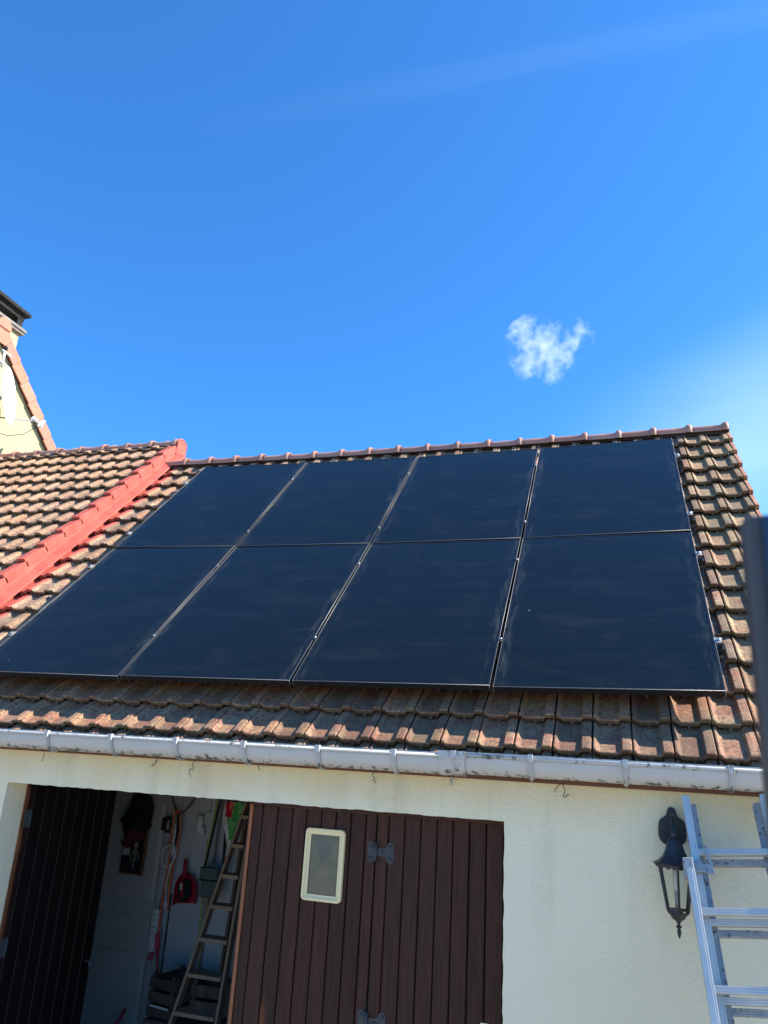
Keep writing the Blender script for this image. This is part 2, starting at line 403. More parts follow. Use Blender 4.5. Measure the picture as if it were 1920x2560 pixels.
def glass_panel_mat():
    m = mat('solar_glass', (0.004, 0.007, 0.016), 0.14, spec=0.40)
    t, b = nodes_of(m)
    co = t.nodes.new('ShaderNodeTexCoord')
    oi = t.nodes.new('ShaderNodeObjectInfo')
    sp = t.nodes.new('ShaderNodeSeparateXYZ'); t.links.new(co.outputs['Object'], sp.inputs[0])

    def line(axis, pitch, off, wd):
        a = t.nodes.new('ShaderNodeMath'); a.operation = 'ADD'; a.inputs[1].default_value = off
        t.links.new(sp.outputs[axis], a.inputs[0])
        p = t.nodes.new('ShaderNodeMath'); p.operation = 'PINGPONG'; p.inputs[1].default_value = pitch / 2
        t.links.new(a.outputs[0], p.inputs[0])
        l = t.nodes.new('ShaderNodeMapRange'); l.inputs['From Min'].default_value = wd; l.inputs['From Max'].default_value = wd * 0.4
        t.links.new(p.outputs[0], l.inputs['Value'])
        return l.outputs[0]
    h = line('Y', 0.162, 0.843, 0.0034)
    v = line('X', 0.0125, 0.0, 0.0026)
    x = t.nodes.new('ShaderNodeMix'); x.data_type = 'RGBA'
    x.inputs['A'].default_value = (0.0065, 0.0100, 0.0105, 1); x.inputs['B'].default_value = (0.0015, 0.0025, 0.0035, 1)
    vm = t.nodes.new('ShaderNodeMath'); vm.operation = 'MULTIPLY'; vm.inputs[1].default_value = 0.55
    t.links.new(v, vm.inputs[0])
    m2 = t.nodes.new('ShaderNodeMath'); m2.operation = 'MAXIMUM'
    t.links.new(h, m2.inputs[0]); t.links.new(vm.outputs[0], m2.inputs[1]); t.links.new(m2.outputs[0], x.inputs['Factor'])
    # dust: smears across the glass and dry chalky residue beside the long edges
    va = t.nodes.new('ShaderNodeVectorMath'); va.operation = 'ADD'
    rs = t.nodes.new('ShaderNodeVectorMath'); rs.operation = 'SCALE'; rs.inputs[0].default_value = (7, 13, 3)
    t.links.new(oi.outputs['Random'], rs.inputs['Scale'])
    t.links.new(co.outputs['Object'], va.inputs[0]); t.links.new(rs.outputs[0], va.inputs[1])
    mpn = t.nodes.new('ShaderNodeMapping'); mpn.inputs['Scale'].default_value = (1.0, 2.4, 1)
    mpn.inputs['Rotation'].default_value = (0, 0, 0.5)
    t.links.new(va.outputs[0], mpn.inputs[0])
    n = t.nodes.new('ShaderNodeTexNoise'); n.inputs['Scale'].default_value = 2.6; n.inputs['Detail'].default_value = 8
    n.inputs['Roughness'].default_value = 0.62; n.inputs['Distortion'].default_value = 0.8
    t.links.new(mpn.outputs[0], n.inputs['Vector'])
    r = t.nodes.new('ShaderNodeMapRange'); r.inputs['From Min'].default_value = 0.50; r.inputs['From Max'].default_value = 0.85
    r.inputs['To Max'].default_value = 0.045
    t.links.new(n.outputs['Fac'], r.inputs['Value'])
    # edge residue
    e = t.nodes.new('ShaderNodeMath'); e.operation = 'ABSOLUTE'
    t.links.new(sp.outputs['X'], e.inputs[0])
    re = t.nodes.new('ShaderNodeMapRange'); re.interpolation_type = 'SMOOTHSTEP'
    re.inputs['From Min'].default_value = 0.48; re.inputs['From Max'].default_value = 0.545
    t.links.new(e.outputs[0], re.inputs['Value'])
    ne = t.nodes.new('ShaderNodeTexNoise'); ne.inputs['Scale'].default_value = 4; ne.inputs['Detail'].default_value = 7
    ne.inputs['Roughness'].default_value = 0.7
    mpe = t.nodes.new('ShaderNodeMapping'); mpe.inputs['Scale'].default_value = (6, 1.0, 1)
    t.links.new(va.outputs[0], mpe.inputs[0]); t.links.new(mpe.outputs[0], ne.inputs['Vector'])
    rn = t.nodes.new('ShaderNodeMapRange'); rn.inputs['From Min'].default_value = 0.48; rn.inputs['From Max'].default_value = 0.70
    rn.inputs['To Max'].default_value = 0.2
    t.links.new(ne.outputs['Fac'], rn.inputs['Value'])
    em = t.nodes.new('ShaderNodeMath'); em.operation = 'MULTIPLY'
    t.links.new(re.outputs[0], em.inputs[0]); t.links.new(rn.outputs[0], em.inputs[1])
    # bird specks
    sk = t.nodes.new('ShaderNodeTexNoise'); sk.inputs['Scale'].default_value = 26; sk.inputs['Detail'].default_value = 1
    t.links.new(va.outputs[0], sk.inputs['Vector'])
    rk = t.nodes.new('ShaderNodeMapRange'); rk.inputs['From Min'].default_value = 0.83; rk.inputs['From Max'].default_value = 0.85
    rk.inputs['To Max'].default_value = 0.5
    t.links.new(sk.outputs['Fac'], rk.inputs['Value'])
    s1 = t.nodes.new('ShaderNodeMath'); s1.operation = 'ADD'
    t.links.new(r.outputs[0], s1.inputs[0]); t.links.new(em.outputs[0], s1.inputs[1])
    s2 = t.nodes.new('ShaderNodeMath'); s2.operation = 'ADD'; s2.use_clamp = True
    t.links.new(s1.outputs[0], s2.inputs[0]); t.links.new(rk.outputs[0], s2.inputs[1])
    y = t.nodes.new('ShaderNodeMix'); y.data_type = 'RGBA'
    t.links.new(x.outputs['Result'], y.inputs['A']); y.inputs['B'].default_value = (0.22, 0.21, 0.17, 1)
    t.links.new(s2.outputs[0], y.inputs['Factor'])
    t.links.new(y.outputs['Result'], b.inputs['Base Color'])
    rr3 = t.nodes.new('ShaderNodeMapRange'); rr3.inputs['To Min'].default_value = 0.14; rr3.inputs['To Max'].default_value = 0.6
    t.links.new(s2.outputs[0], rr3.inputs['Value']); t.links.new(rr3.outputs[0], b.inputs['Roughness'])
    return m


PGLASS = glass_panel_mat()
LGLASS = mat('lantern_glass', (0.85, 0.9, 0.85), 0.05, trans=1.0, ior=1.05)

# ------------------------------------------------------------------ mesh helpers


class MB:
    def __init__(s):
        s.v = []; s.f = []; s.mi = []; s.sm = []; s.col = []

    def add(s, vs_, fs, mi=0, smooth=False, col=(1, 1, 1)):
        o = len(s.v)
        s.v += [tuple(p) for p in vs_]
        for f in fs:
            s.f.append(tuple(i + o for i in f)); s.mi.append(mi); s.sm.append(smooth); s.col.append(col)

    def box(s, a, b, mi=0, col=(1, 1, 1), X=None):
        x0, y0, z0 = a; x1, y1, z1 = b
        vs_ = [Vector(p) for p in ((x0, y0, z0), (x1, y0, z0), (x1, y1, z0), (x0, y1, z0), (x0, y0, z1), (x1, y0, z1), (x1, y1, z1), (x0, y1, z1))]
        if X is not None: vs_ = [X @ p for p in vs_]
        s.add(vs_, [(0, 3, 2, 1), (4, 5, 6, 7), (0, 1, 5, 4), (1, 2, 6, 5), (2, 3, 7, 6), (3, 0, 4, 7)], mi, False, col)

    def beam(s, p0, p1, wx, wy, side=(1, 0, 0), mi=0, col=(1, 1, 1)):
        """box along p0-p1; wx measured along 'side', wy across"""
        p0 = Vector(p0); p1 = Vector(p1); d = (p1 - p0).normalized()
        sd = Vector(side); sd = (sd - d * sd.dot(d)).normalized(); t = d.cross(sd)
        q = [(-.5, -.5), (.5, -.5), (.5, .5), (-.5, .5)]
        vs_ = [p + sd * (a * wx) + t * (b * wy) for p in (p0, p1) for a, b in q]
        s.add(vs_, [(3, 2, 1, 0), (4, 5, 6, 7), (0, 1, 5, 4), (1, 2, 6, 5), (2, 3, 7, 6), (3, 0, 4, 7)], mi, False, col)

    def tube(s, pts, r, n=8, mi=0, closed=False, col=(1, 1, 1), caps=True):
        pts = [Vector(p) for p in pts]
        rad = r if isinstance(r, (list, tuple)) else [r] * len(pts)
        rings = []
        prev = None
        for i, p in enumerate(pts):
            if closed: d = (pts[(i + 1) % len(pts)] - pts[i - 1])
            else: d = pts[min(i + 1, len(pts) - 1)] - pts[max(i - 1, 0)]
            d = d.normalized() if d.length > 1e-9 else Vector((0, 0, 1))
            if prev is None:
                a = Vector((0, 0, 1)) if abs(d.z) < 0.9 else Vector((1, 0, 0))
                a = (a - d * a.dot(d)).normalized()
            else:
                a = prev - d * prev.dot(d)
                a = a.normalized() if a.length > 1e-6 else Vector((1, 0, 0))
            prev = a
            b = d.cross(a)
            rings.append([p + (a * math.cos(2 * math.pi * k / n) + b * math.sin(2 * math.pi * k / n)) * rad[i] for k in range(n)])
        vs_ = [q for rg in rings for q in rg]
        fs = []
        m = len(rings)
        for i in range(m if closed else m - 1):
            j = (i + 1) % m
            for k in range(n):
                fs.append((i * n + k, i * n + (k + 1) % n, j * n + (k + 1) % n, j * n + k))
        if not closed and caps:
            fs.append(tuple(range(n - 1, -1, -1))); fs.append(tuple((m - 1) * n + k for k in range(n)))
        s.add(vs_, fs, mi, True, col)

    def lathe(s, prof, cen, n=24, mi=0, X=None, ph=0.0, smooth=True, col=(1, 1, 1)):
        """profile [(r, z)], axis z through cen"""
        vs_ = []
        for r, z in prof:
            for k in range(n):
                a = 2 * math.pi * k / n + ph
                p = Vector((r * math.cos(a), r * math.sin(a), z))
                vs_.append((X @ p if X is not None else p) + Vector(cen))
        fs = []
        for i in range(len(prof) - 1):
            for k in range(n):
                fs.append((i * n + k, i * n + (k + 1) % n, (i + 1) * n + (k + 1) % n, (i + 1) * n + k))
        fs.append(tuple(range(n - 1, -1, -1))); fs.append(tuple((len(prof) - 1) * n + k for k in range(n)))
        s.add(vs_, fs, mi, smooth, col)

    def prism(s, poly, X, th, mi=0, col=(1, 1, 1)):
        """2D polygon (u,v) in the XY of X, extruded th along X's z"""
        n = len(poly)
        vs_ = [X @ Vector((u, v, 0)) for u, v in poly] + [X @ Vector((u, v, th)) for u, v in poly]
        fs = [tuple(range(n - 1, -1, -1)), tuple(range(n, 2 * n))] + [(i, (i + 1) % n, n + (i + 1) % n, n + i) for i in range(n)]
        s.add(vs_, fs, mi, False, col)

    def build(s, name, mats, parent=None, bevel=0, tint=False, origin=None, fixn=True):
        me = bpy.data.meshes.new(name)
        vs_ = s.v
        if origin is not None: vs_ = [tuple(Vector(p) - Vector(origin)) for p in vs_]
        me.from_pydata(vs_, [], s.f)
        if not isinstance(mats, (list, tuple)): mats = [mats]
        for m in mats: me.materials.append(m)
        me.polygons.foreach_set('material_index', s.mi)
        me.polygons.foreach_set('use_smooth', s.sm)
        ca = me.color_attributes.new('tint', 'FLOAT_COLOR', 'CORNER')
        li = 0
        buf = []
        for p, c in zip(me.polygons, s.col):
            buf += [c[0], c[1], c[2], 1.0] * p.loop_total
        ca.data.foreach_set('color', buf)
        if fixn:
            bm = bmesh.new(); bm.from_mesh(me); bmesh.ops.recalc_face_normals(bm, faces=bm.faces); bm.to_mesh(me); bm.free()
        me.update()
        o = bpy.data.objects.new(name, me)
        C.objects.link(o)
        if origin is not None: o.location = origin
        if parent is not None:
            o.parent = parent
            if origin is None: o.location = (-parent_world(parent))
            else: o.location = Vector(origin) - parent_world(parent)
        if bevel:
            bv = o.modifiers.new('bevel', 'BEVEL'); bv.width = bevel; bv.segments = 2; bv.limit_method = 'ANGLE'
            bv.angle_limit = R(40)
        return o


def parent_world(p):
    v = Vector((0, 0, 0))
    while p is not None:
        v += p.location; p = p.parent
    return v


def tag(o, label=None, cat=None, group=None, kind=None):
    if label: o['label'] = label
    if cat: o['category'] = cat
    if group: o['group'] = group
    if kind: o['kind'] = kind
    return o


def empty(name, loc, label=None, cat=None, group=None):
    o = bpy.data.objects.new(name, None); C.objects.link(o); o.location = loc
    o.empty_display_size = 0.1
    return tag(o, label, cat, group)


GZ = -2.8   # ground level

# ------------------------------------------------------------------ setting
g = MB()
g.add([(-400, -400, GZ), (400, -400, GZ), (400, 400, GZ), (-400, 400, GZ)], [(0, 1, 2, 3)])
tag(g.build('ground', GROUND), kind='structure')

# ------------------------------------------------------------------ roof frame
Q = (-0.00542820, -0.0496721, 0.0100217)
RT2 = math.sqrt(0.5)


def sag(x, v):
    gg = 1 - ((x + 2.3) / 3.2) ** 2
    gg = max(gg, -0.1)
    v = max(-0.3, min(v, 3.9))
    return gg * (Q[0] + Q[1] * v + Q[2] * v * v)


def RP(x, v, n, sg=1.0):
    n = n + sag(x, v) * sg
    return Vector((x, (v - n) * RT2, (v + n) * RT2))


PITCH = 0.187


def RT(x, v, n, sg=1.0):
    """tile surface point: the roof sags mid-slope but meets the straight ridge"""
    t_ = min(max((v - 3.40) / 0.40, 0), 1)
    return RP(x, v, n, sg * (1 - t_ * t_ * (3 - 2 * t_)))


PROF = [(0.014, -0.012), (0.016, 0.012), (0.030, 0.021), (0.060, 0.022), (0.085, 0.018), (0.115, 0.0095), (0.15, 0.0030), (0.19, 0.0),
        (0.45, -0.0005), (0.68, 0.0), (0.70, 0.002), (0.733, 0.020), (0.755, 0.0225), (0.86, 0.0235), (0.955, 0.0225), (0.980, 0.016),
        (0.985, -0.012)]


def tile(mb, x0, pv0, pv1, base, sg=1.0, mi=0, pitch=PITCH, cut=None, tint=(1, 1, 1), jig=1.0):
    """one interlocking tile: nose at pv0, exposed up to pv1, tucks under the next course"""
    L = pv1 - pv0
    rise = 0.042
    th = 0.027
    jx = random.uniform(-0.0015, 0.0015) * jig; jv = random.uniform(-0.0045, 0.0045) * jig
    jn = random.uniform(-0.0012, 0.0012) * jig; tw = random.uniform(-0.010, 0.010) * jig
    v0 = (cut if cut is not None else pv0) + jv
    sts = [(v0 + 0.0015, -th), (v0, -0.007), (v0 + 0.004, -0.001), (v0 + 0.012, 0.0), (pv0 + L * 0.55, 0), (pv1 + 0.05, -0.004)]
    vs_ = []
    for (v, dn) in sts:
        for (u, h) in PROF:
            n = base + rise * (1 - (v - pv0) / L) + h + dn + jn
            xx = x0 + u * pitch + jx + tw * (v - pv0)
            if dn == -th and h > 0: n = base + rise * (1 - (v - pv0) / L) + max(h - th, -th + 0.010) + jn   # hollow under rib
            vs_.append(RT(xx, v, n, sg))
    m = len(PROF)
    fs = []
    for i in range(1, len(sts) - 1):
        for k in range(m - 1):
            fs.append((i * m + k, i * m + k + 1, (i + 1) * m + k + 1, (i + 1) * m + k))
    mb.add(vs_, fs, mi, False, tint)
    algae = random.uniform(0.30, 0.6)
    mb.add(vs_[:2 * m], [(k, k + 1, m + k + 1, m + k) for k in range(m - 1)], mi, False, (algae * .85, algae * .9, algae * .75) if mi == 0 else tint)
    # tongue of the head lap showing below the nose
    if cut is None:
        a = x0 + pitch * (0.40 + random.uniform(-.01, .01)); b = a + pitch * 0.09
        n1 = base + rise - th + 0.004; n0 = base - 0.004
        vs_ = [RT(a, v0 - 0.010, n1, sg), RT(b, v0 - 0.010, n1, sg), RT(b, v0 + 0.02, n1, sg), RT(a, v0 + 0.02, n1, sg),
               RT(a + .003, v0 - 0.013, n0, sg), RT(b - .003, v0 - 0.013, n0, sg), RT(b, v0 + 0.02, n0, sg), RT(a, v0 + 0.02, n0, sg)]
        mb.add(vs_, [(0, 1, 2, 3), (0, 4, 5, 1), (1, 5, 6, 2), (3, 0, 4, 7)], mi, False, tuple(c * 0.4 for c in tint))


def tint_rnd(lo=0.66, hi=1.3):
    b = random.uniform(lo, hi); w_ = random.uniform(-0.07, 0.07)
    return (b * (1 + w_), b, b * (1 - w_))


BASE = -0.179
rowsv = [q + 0.028 for q in [-0.590, -0.345, -0.102, 0.148, 0.406, 0.671, 0.935, 1.192, 1.456, 1.731, 1.995, 2.264, 2.521, 2.789, 3.05, 3.325, 3.585, 3.84]]
JX = 0.305

garage = empty('garage', (-1.5, 0.0, GZ), 'single-storey cream rendered garage with brown board doors under the solar panels', 'garage')
mb = MB()
for ri_ in range(len(rowsv) - 1):
    pv0, pv1 = rowsv[ri_], rowsv[ri_ + 1]
    for k in range(-30, 1):
        x0 = JX + (k - 0) * PITCH
        cut = -0.425 if ri_ == 0 else None
        tn = tint_rnd()
        # lowest courses tinted darker: grime, plus painted-in shade below the array
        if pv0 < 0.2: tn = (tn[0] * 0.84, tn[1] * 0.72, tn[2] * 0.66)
        if x0 > 0.0: tn = (tn[0] * 1.08, tn[1] * 1.14, tn[2] * 0.98)
        mi = 1 if k == -30 else 0
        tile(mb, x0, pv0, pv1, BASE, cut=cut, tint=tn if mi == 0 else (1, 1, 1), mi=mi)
    # verge tile flank on the right edge
    xe = JX + PITCH
    for (a, b, n0, n1) in ((xe - 0.002, xe + 0.012, -0.13, 0.028), (xe + 0.014, xe + 0.026, -0.12, 0.022)):
        v0 = (pv0 if ri_ else -0.425) + 0.004
        vs_ = []
        for v, dn in ((v0, 0.040), (pv1 + 0.02, -0.002)):
            for x_, n_ in ((a, n0), (a, n1), (b, n1 - 0.003), (b, n0)):
                vs_.append(RT(x_, v, BASE + dn + n_))
        mb.add(vs_, [(0, 1, 5, 4), (1, 2, 6, 5), (2, 3, 7, 6), (0, 3, 2, 1), (4, 5, 6, 7)], 0, False, (1.15, 0.85, 0.8))
roof = mb.build('roof', [TILE, REDP], garage, fixn=False)

# underlay and back slope
mb = MB()
XL, XR = -5.30, 0.47
YR, ZR = 2.86, 2.62
p = [RP(XL, -0.40, BASE - .035, 0), RP(XR, -0.40, BASE - .035, 0)]
dk = [Vector((XL, p[0].y, p[0].z)), Vector((XR, p[1].y, p[1].z)), Vector((XR, YR, YR - .34)), Vector((XL, YR, YR - .34)),
      Vector((XR, 6.0, -0.6)), Vector((XL, 6.0, -0.6))]
mb.add(dk, [(0, 1, 2, 3), (3, 2, 4, 5)], 0)
mb.build('roof_deck', DARKUNDER, garage)
mb = MB()
for i in range(14):
    y0 = YR + 0.02 + i * 0.22
    mb.add([(XL, y0, ZR - 0.03 - (y0 - YR)), (XR + .04, y0, ZR - 0.03 - (y0 - YR)), (XR + .04, y0 + .23, ZR - .055 - (y0 + .23 - YR)), (XL, y0 + .23, ZR - .055 - (y0 + .23 - YR))], [(0, 1, 2, 3)], 0, False, tint_rnd(.9, 1.1))
mb.build('rear_roof', TILE, garage)


# ridge tiles
def ridge_run(mb, x_from, x_to, step, y, z, r, sgn=True, zk=0.62, redfirst=None, mi=0, tints=(0.85, 1.15)):
    x = x_from
    i = 0
    while x > x_to:
        x1 = max(x - step - 0.02, x_to)
        t_ = tint_rnd(*tints)
        prof = [(0.0, 1.10), (0.010, 1.32), (0.03, 1.40), (0.050, 1.30), (0.062, 1.04), (0.066, 1.0), (step * 0.5, 0.985), (step, 0.96), (step + 0.02, 0.93)]
        n = 14
        vs_ = []
        jz = random.uniform(-0.003, 0.003); jy = random.uniform(-.003, .003)
        for (dx, k) in prof:
            dd = sag(x - dx, 3.7) * 0.5 if sgn else 0
            for j in range(n + 1):
                a = math.pi * (-0.16 + 1.32 * j / n)
                sa = math.sin(a); ca = math.cos(a)
                if sa < 0: ca = math.copysign(1.03, ca); sa = sa * 1.1
                vs_.append((x - dx, y + jy + ca * r * k, z + jz + dd + sa * r * k * zk))
        fs = []
        for q in range(len(prof) - 1):
            for j in range(n):
                fs.append((q * (n + 1) + j, q * (n + 1) + j + 1, (q + 1) * (n + 1) + j + 1, (q + 1) * (n + 1) + j))
        fs.append(tuple(range(n + 1)))
        mb.add(vs_, fs, 1 if (redfirst is not None and x < redfirst) else mi, True, t_)
        # small moulded bosses beside the collar
        x -= step
        i += 1


mb = MB()
ridge_run(mb, 0.512, -5.28, 0.307, 2.85, 2.640, 0.085, redfirst=-5.05)
mb.build('ridge', [RIDGE, REDP], garage, fixn=False)
mb = MB()   # mortar bed and end disc
mb.box((XL, 2.80, 2.585), (0.488, 2.90, 2.640))
mb.build('ridge_mortar', DARKUNDER, garage)

# ------------------------------------------------------------------ garage walls
WY = -0.18
OX0, OX1, OZ = -3.955, -1.042, -0.657


def wall_front():
    mb = MB()

    def jag(n, a, b, ax):
        out_ = []
        for i in range(n + 1):
            t_ = i / n
            p_ = Vector(a).lerp(Vector(b), t_)
            if 0 < i < n: p_[ax] += random.uniform(-0.0025, 0.0025)
            out_.append(p_)
        return out_
    top = -0.44
    xl, xr = -5.6, 0.44
    # rough arris of the opening
    L = jag(60, (OX0, WY, GZ), (OX0, WY, OZ), 0)
    T = jag(90, (OX0, WY, OZ), (OX1, WY, OZ), 2)
    Rr = jag(60, (OX1, WY, OZ), (OX1, WY, GZ), 0)
    # outer faces
    for i in range(len(L) - 1):
        mb.add([(xl, WY, L[i].z), L[i], L[i + 1], (xl, WY, L[i + 1].z)], [(0, 1, 2, 3)])
    mb.add([(xl, WY, OZ), T[0], (OX0, WY, top), (xl, WY, top)], [(0, 1, 2, 3)])
    for i in range(len(T) - 1):
        mb.add([T[i], T[i + 1], (T[i + 1].x, WY, top), (T[i].x, WY, top)], [(0, 1, 2, 3)])
    mb.add([T[-1], (xr, WY, OZ), (xr, WY, top), (OX1, WY, top)], [(0, 1, 2, 3)])
    for i in range(len(Rr) - 1):
        mb.add([Rr[i + 1], (xr, WY, Rr[i + 1].z), (xr, WY, Rr[i].z), Rr[i]], [(0, 1, 2, 3)])
    # reveal faces
    for P_ in (L, T, Rr):
        for i in range(len(P_) - 1):
            a, b = P_[i], P_[i + 1]
            mb.add([a, b, (b.x, 0.0, b.z), (a.x, 0.0, a.z)], [(0, 1, 2, 3)])
    # back of the wall around the opening, top edge and ends
    yb = 0.0
    mb.add([(xl, yb, GZ), (OX0, yb, GZ), (OX0, yb, OZ), (xl, yb, OZ)], [(0, 1, 2, 3)])
    mb.add([(OX1, yb, GZ), (xr, yb, GZ), (xr, yb, OZ), (OX1, yb, OZ)], [(0, 1, 2, 3)])
    mb.add([(xl, yb, OZ), (xr, yb, OZ), (xr, yb, -.33), (xl, yb, -.33)], [(0, 1, 2, 3)])
    mb.add([(xl, WY, top), (xr, WY, top), (xr, yb, -.33), (xl, yb, -.33)], [(0, 1, 2, 3)])
    mb.add([(xr, WY, GZ), (xr, yb, GZ), (xr, yb, -.33), (xr, WY, top)], [(0, 1, 2, 3)])
    return mb


wall_front().build('front_wall', WALL, garage, fixn=False)
mb = MB()
# right gable, rear wall
for X0_, X1_ in ((0.24, 0.44),):
    vs_ = []
    for x_ in (X0_, X1_):
        vs_ += [(x_, 0.002, GZ), (x_, 5.8, GZ), (x_, 5.8, -0.45), (x_, 2.86, 2.40), (x_, 0.002, -0.36)]
    mb.add(vs_, [(0, 1, 2, 3, 4), (9, 8, 7, 6, 5), (0, 5, 6, 1), (1, 6, 7, 2), (2, 7, 8, 3), (3, 8, 9, 4), (4, 9, 5, 0)])
mb.box((-5.3, 5.6, GZ), (0.238, 5.78, -0.5))
mb.build('gable_wall', WALL2, garage)
# interior shell
mb = MB()
mb.box((-5.35, 0.004, GZ + 0.004), (0.236, 5.5, GZ + 0.03))
mb.build('floor_slab', CONC, garage)
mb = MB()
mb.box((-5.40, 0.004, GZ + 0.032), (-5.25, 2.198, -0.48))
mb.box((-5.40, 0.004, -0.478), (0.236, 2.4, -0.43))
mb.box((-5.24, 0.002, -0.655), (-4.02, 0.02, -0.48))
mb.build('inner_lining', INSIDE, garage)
mb = MB()
mb.box((-5.40, 2.2, GZ + 0.032), (-5.08, 2.35, -0.48))
mb.box((-4.245, 2.2, GZ + 0.032), (0.236, 2.35, -0.48))
mb.box((-5.079, 2.2, -0.74), (-4.246, 2.35, -0.48))
mb.box((-4.172, 2.192, GZ + 0.032), (-4.166, 2.1995, -1.55), 1)
mb.build('partition_wall', [INWALL, BLACKGAP], garage)
# inner white door with raised panels and its trim
mb = MB()
mb.box((-5.075, 2.24, GZ + .04), (-4.25, 2.28, -0.745))


def raised(mb, x0, x1, z0, z1, y, d=0.012, m_=0.028):
    o_ = [(x0, y, z0), (x1, y, z0), (x1, y, z1), (x0, y, z1)]
    i_ = [(x0 + m_, y + d, z0 + m_), (x1 - m_, y + d, z0 + m_), (x1 - m_, y + d, z1 - m_), (x0 + m_, y + d, z1 - m_)]
    k_ = [(x0 + 2 * m_, y, z0 + 2 * m_), (x1 - 2 * m_, y, z0 + 2 * m_), (x1 - 2 * m_, y, z1 - 2 * m_), (x0 + 2 * m_, y, z1 - 2 * m_)]
    mb.add(o_ + i_ + k_, [(0, 1, 5, 4), (1, 2, 6, 5), (2, 3, 7, 6), (3, 0, 4, 7), (4, 5, 9, 8), (5, 6, 10, 9), (6, 7, 11, 10), (7, 4, 8, 11), (8, 9, 10, 11)])


# skin with panels in front of the slab
yf = 2.232
px0, px1 = -4.99, -4.330
zs = [(-1.66, -0.83), (-1.935, -1.745), (-2.62, -2.015)]
mb.box((-5.075, yf, GZ + .04), (px0, 2.2395, -0.745)); mb.box((px1, yf, GZ + .04), (-4.25, 2.2395, -0.745))
ze = [-0.745] + [q for z0, z1 in zs for q in (z1, z0)] + [GZ + .04]
for i in range(0, len(ze), 2):
    mb.box((px0, yf, ze[i + 1]), (px1, 2.2395, ze[i]))
for z0, z1 in zs: raised(mb, px0, px1, z0, z1, yf - 0.006, 0.010)
idoor = mb.build('inner_door', WHITEDOOR, garage, fixn=False)
mb = MB()
mb.box((-4.243, 2.178, GZ + .04), (-4.176, 2.1985, -0.66)); mb.box((-4.228, 2.170, GZ + .04), (-4.20, 2.1775, -0.66))
mb.box((-5.14, 2.178, -0.738), (-4.245, 2.1985, -0.66))
mb.build('door_trim', INWALL, garage)
mb = MB()
mb.tube([(-4.99, 2.225, -1.78), (-4.99, 2.17, -1.78), (-4.89, 2.165, -1.78)], 0.009)
mb.build('handle', GREYMET, idoor)

# fascia
mb = MB()
mb.box((-8.3, -0.206, -0.474), (0.46, -0.183, -0.437))
mb.build('fascia', FASC, garage, bevel=0.002)


# ------------------------------------------------------------------ gutter
def gut_prof(zr, r_o=0.0):
    """outer U profile from back rim to front rim, (y, z)"""
    cy, ry, rz = -0.276, 0.066 + r_o, 0.092 + r_o
    pts_ = []
    for i in range(15):
        a = math.pi * i / 14
        pts_.append((cy + ry * math.cos(a), zr - rz * (math.sin(a) ** 0.85)))
    return pts_


def gutter_run(mb, xa, xb, zr, n=1):
    o_ = gut_prof(zr); i_ = gut_prof(zr, -0.003)
    prof = o_ + i_[::-1]
    m_ = len(prof)
    vs_ = [(x_, y_, z_) for x_ in (xa, xb) for y_, z_ in prof]
    fs = [(k, (k + 1) % m_, m_ + (k + 1) % m_, m_ + k) for k in range(m_)]
    mb.add(vs_, fs, 0, True)
    # rolled front bead
    fy, fz = o_[-1]
    mb.tube([(xa, fy - 0.003, fz - 0.006), (xb, fy - 0.003, fz - 0.006)], 0.0085, 10)
    mb.box((xa, o_[0][0] - .002, zr - .004), (xb, o_[0][0] + .004, zr + 0.012))


mb = MB()
gutter_run(mb, -8.3, -1.285, -0.370)
gutter_run(mb, -1.283, 0.56, -0.3625)
gut = mb.build('gutter', PVC, garage, fixn=True)


def strap(mb, x_, zr, wd=0.022, off=0.004):
    pr = gut_prof(zr, off)[2:]
    th_ = 0.0035
    pr2 = gut_prof(zr, off + th_)[2:]
    for k in range(len(pr) - 1):
        a, b, c_, d_ = pr[k], pr[k + 1], pr2[k + 1], pr2[k]
        vs_ = [(x__, y_, z_) for x__ in (x_ - wd / 2, x_ + wd / 2) for y_, z_ in (a, b, c_, d_)]
        mb.add(vs_, [(0, 1, 2, 3), (7, 6, 5, 4), (0, 4, 5, 1), (1, 5, 6, 2), (2, 6, 7, 3), (3, 7, 4, 0)])
        if k > 1:   # stiffening rib down the middle
            e = gut_prof(zr, off + th_ + 0.007)[2:][k]; e2 = gut_prof(zr, off + th_ + 0.007)[2:][k + 1]
            vs_ = [(x__, y_, z_) for x__ in (x_ - .003, x_ + .003) for y_, z_ in (d_, c_, e2, e)]
            mb.add(vs_, [(0, 1, 2, 3), (7, 6, 5, 4), (0, 4, 5, 1), (1, 5, 6, 2), (2, 6, 7, 3), (3, 7, 4, 0)])
    y_, z_ = pr[-1]
    mb.box((x_ - wd / 2, y_ - 0.018, z_ - 0.022), (x_ + wd / 2, y_ + 0.004, z_ + 0.012))
    mb.box((x_ - wd / 2, -0.2145, zr - 0.088), (x_ + wd / 2, -0.207, zr - 0.03))


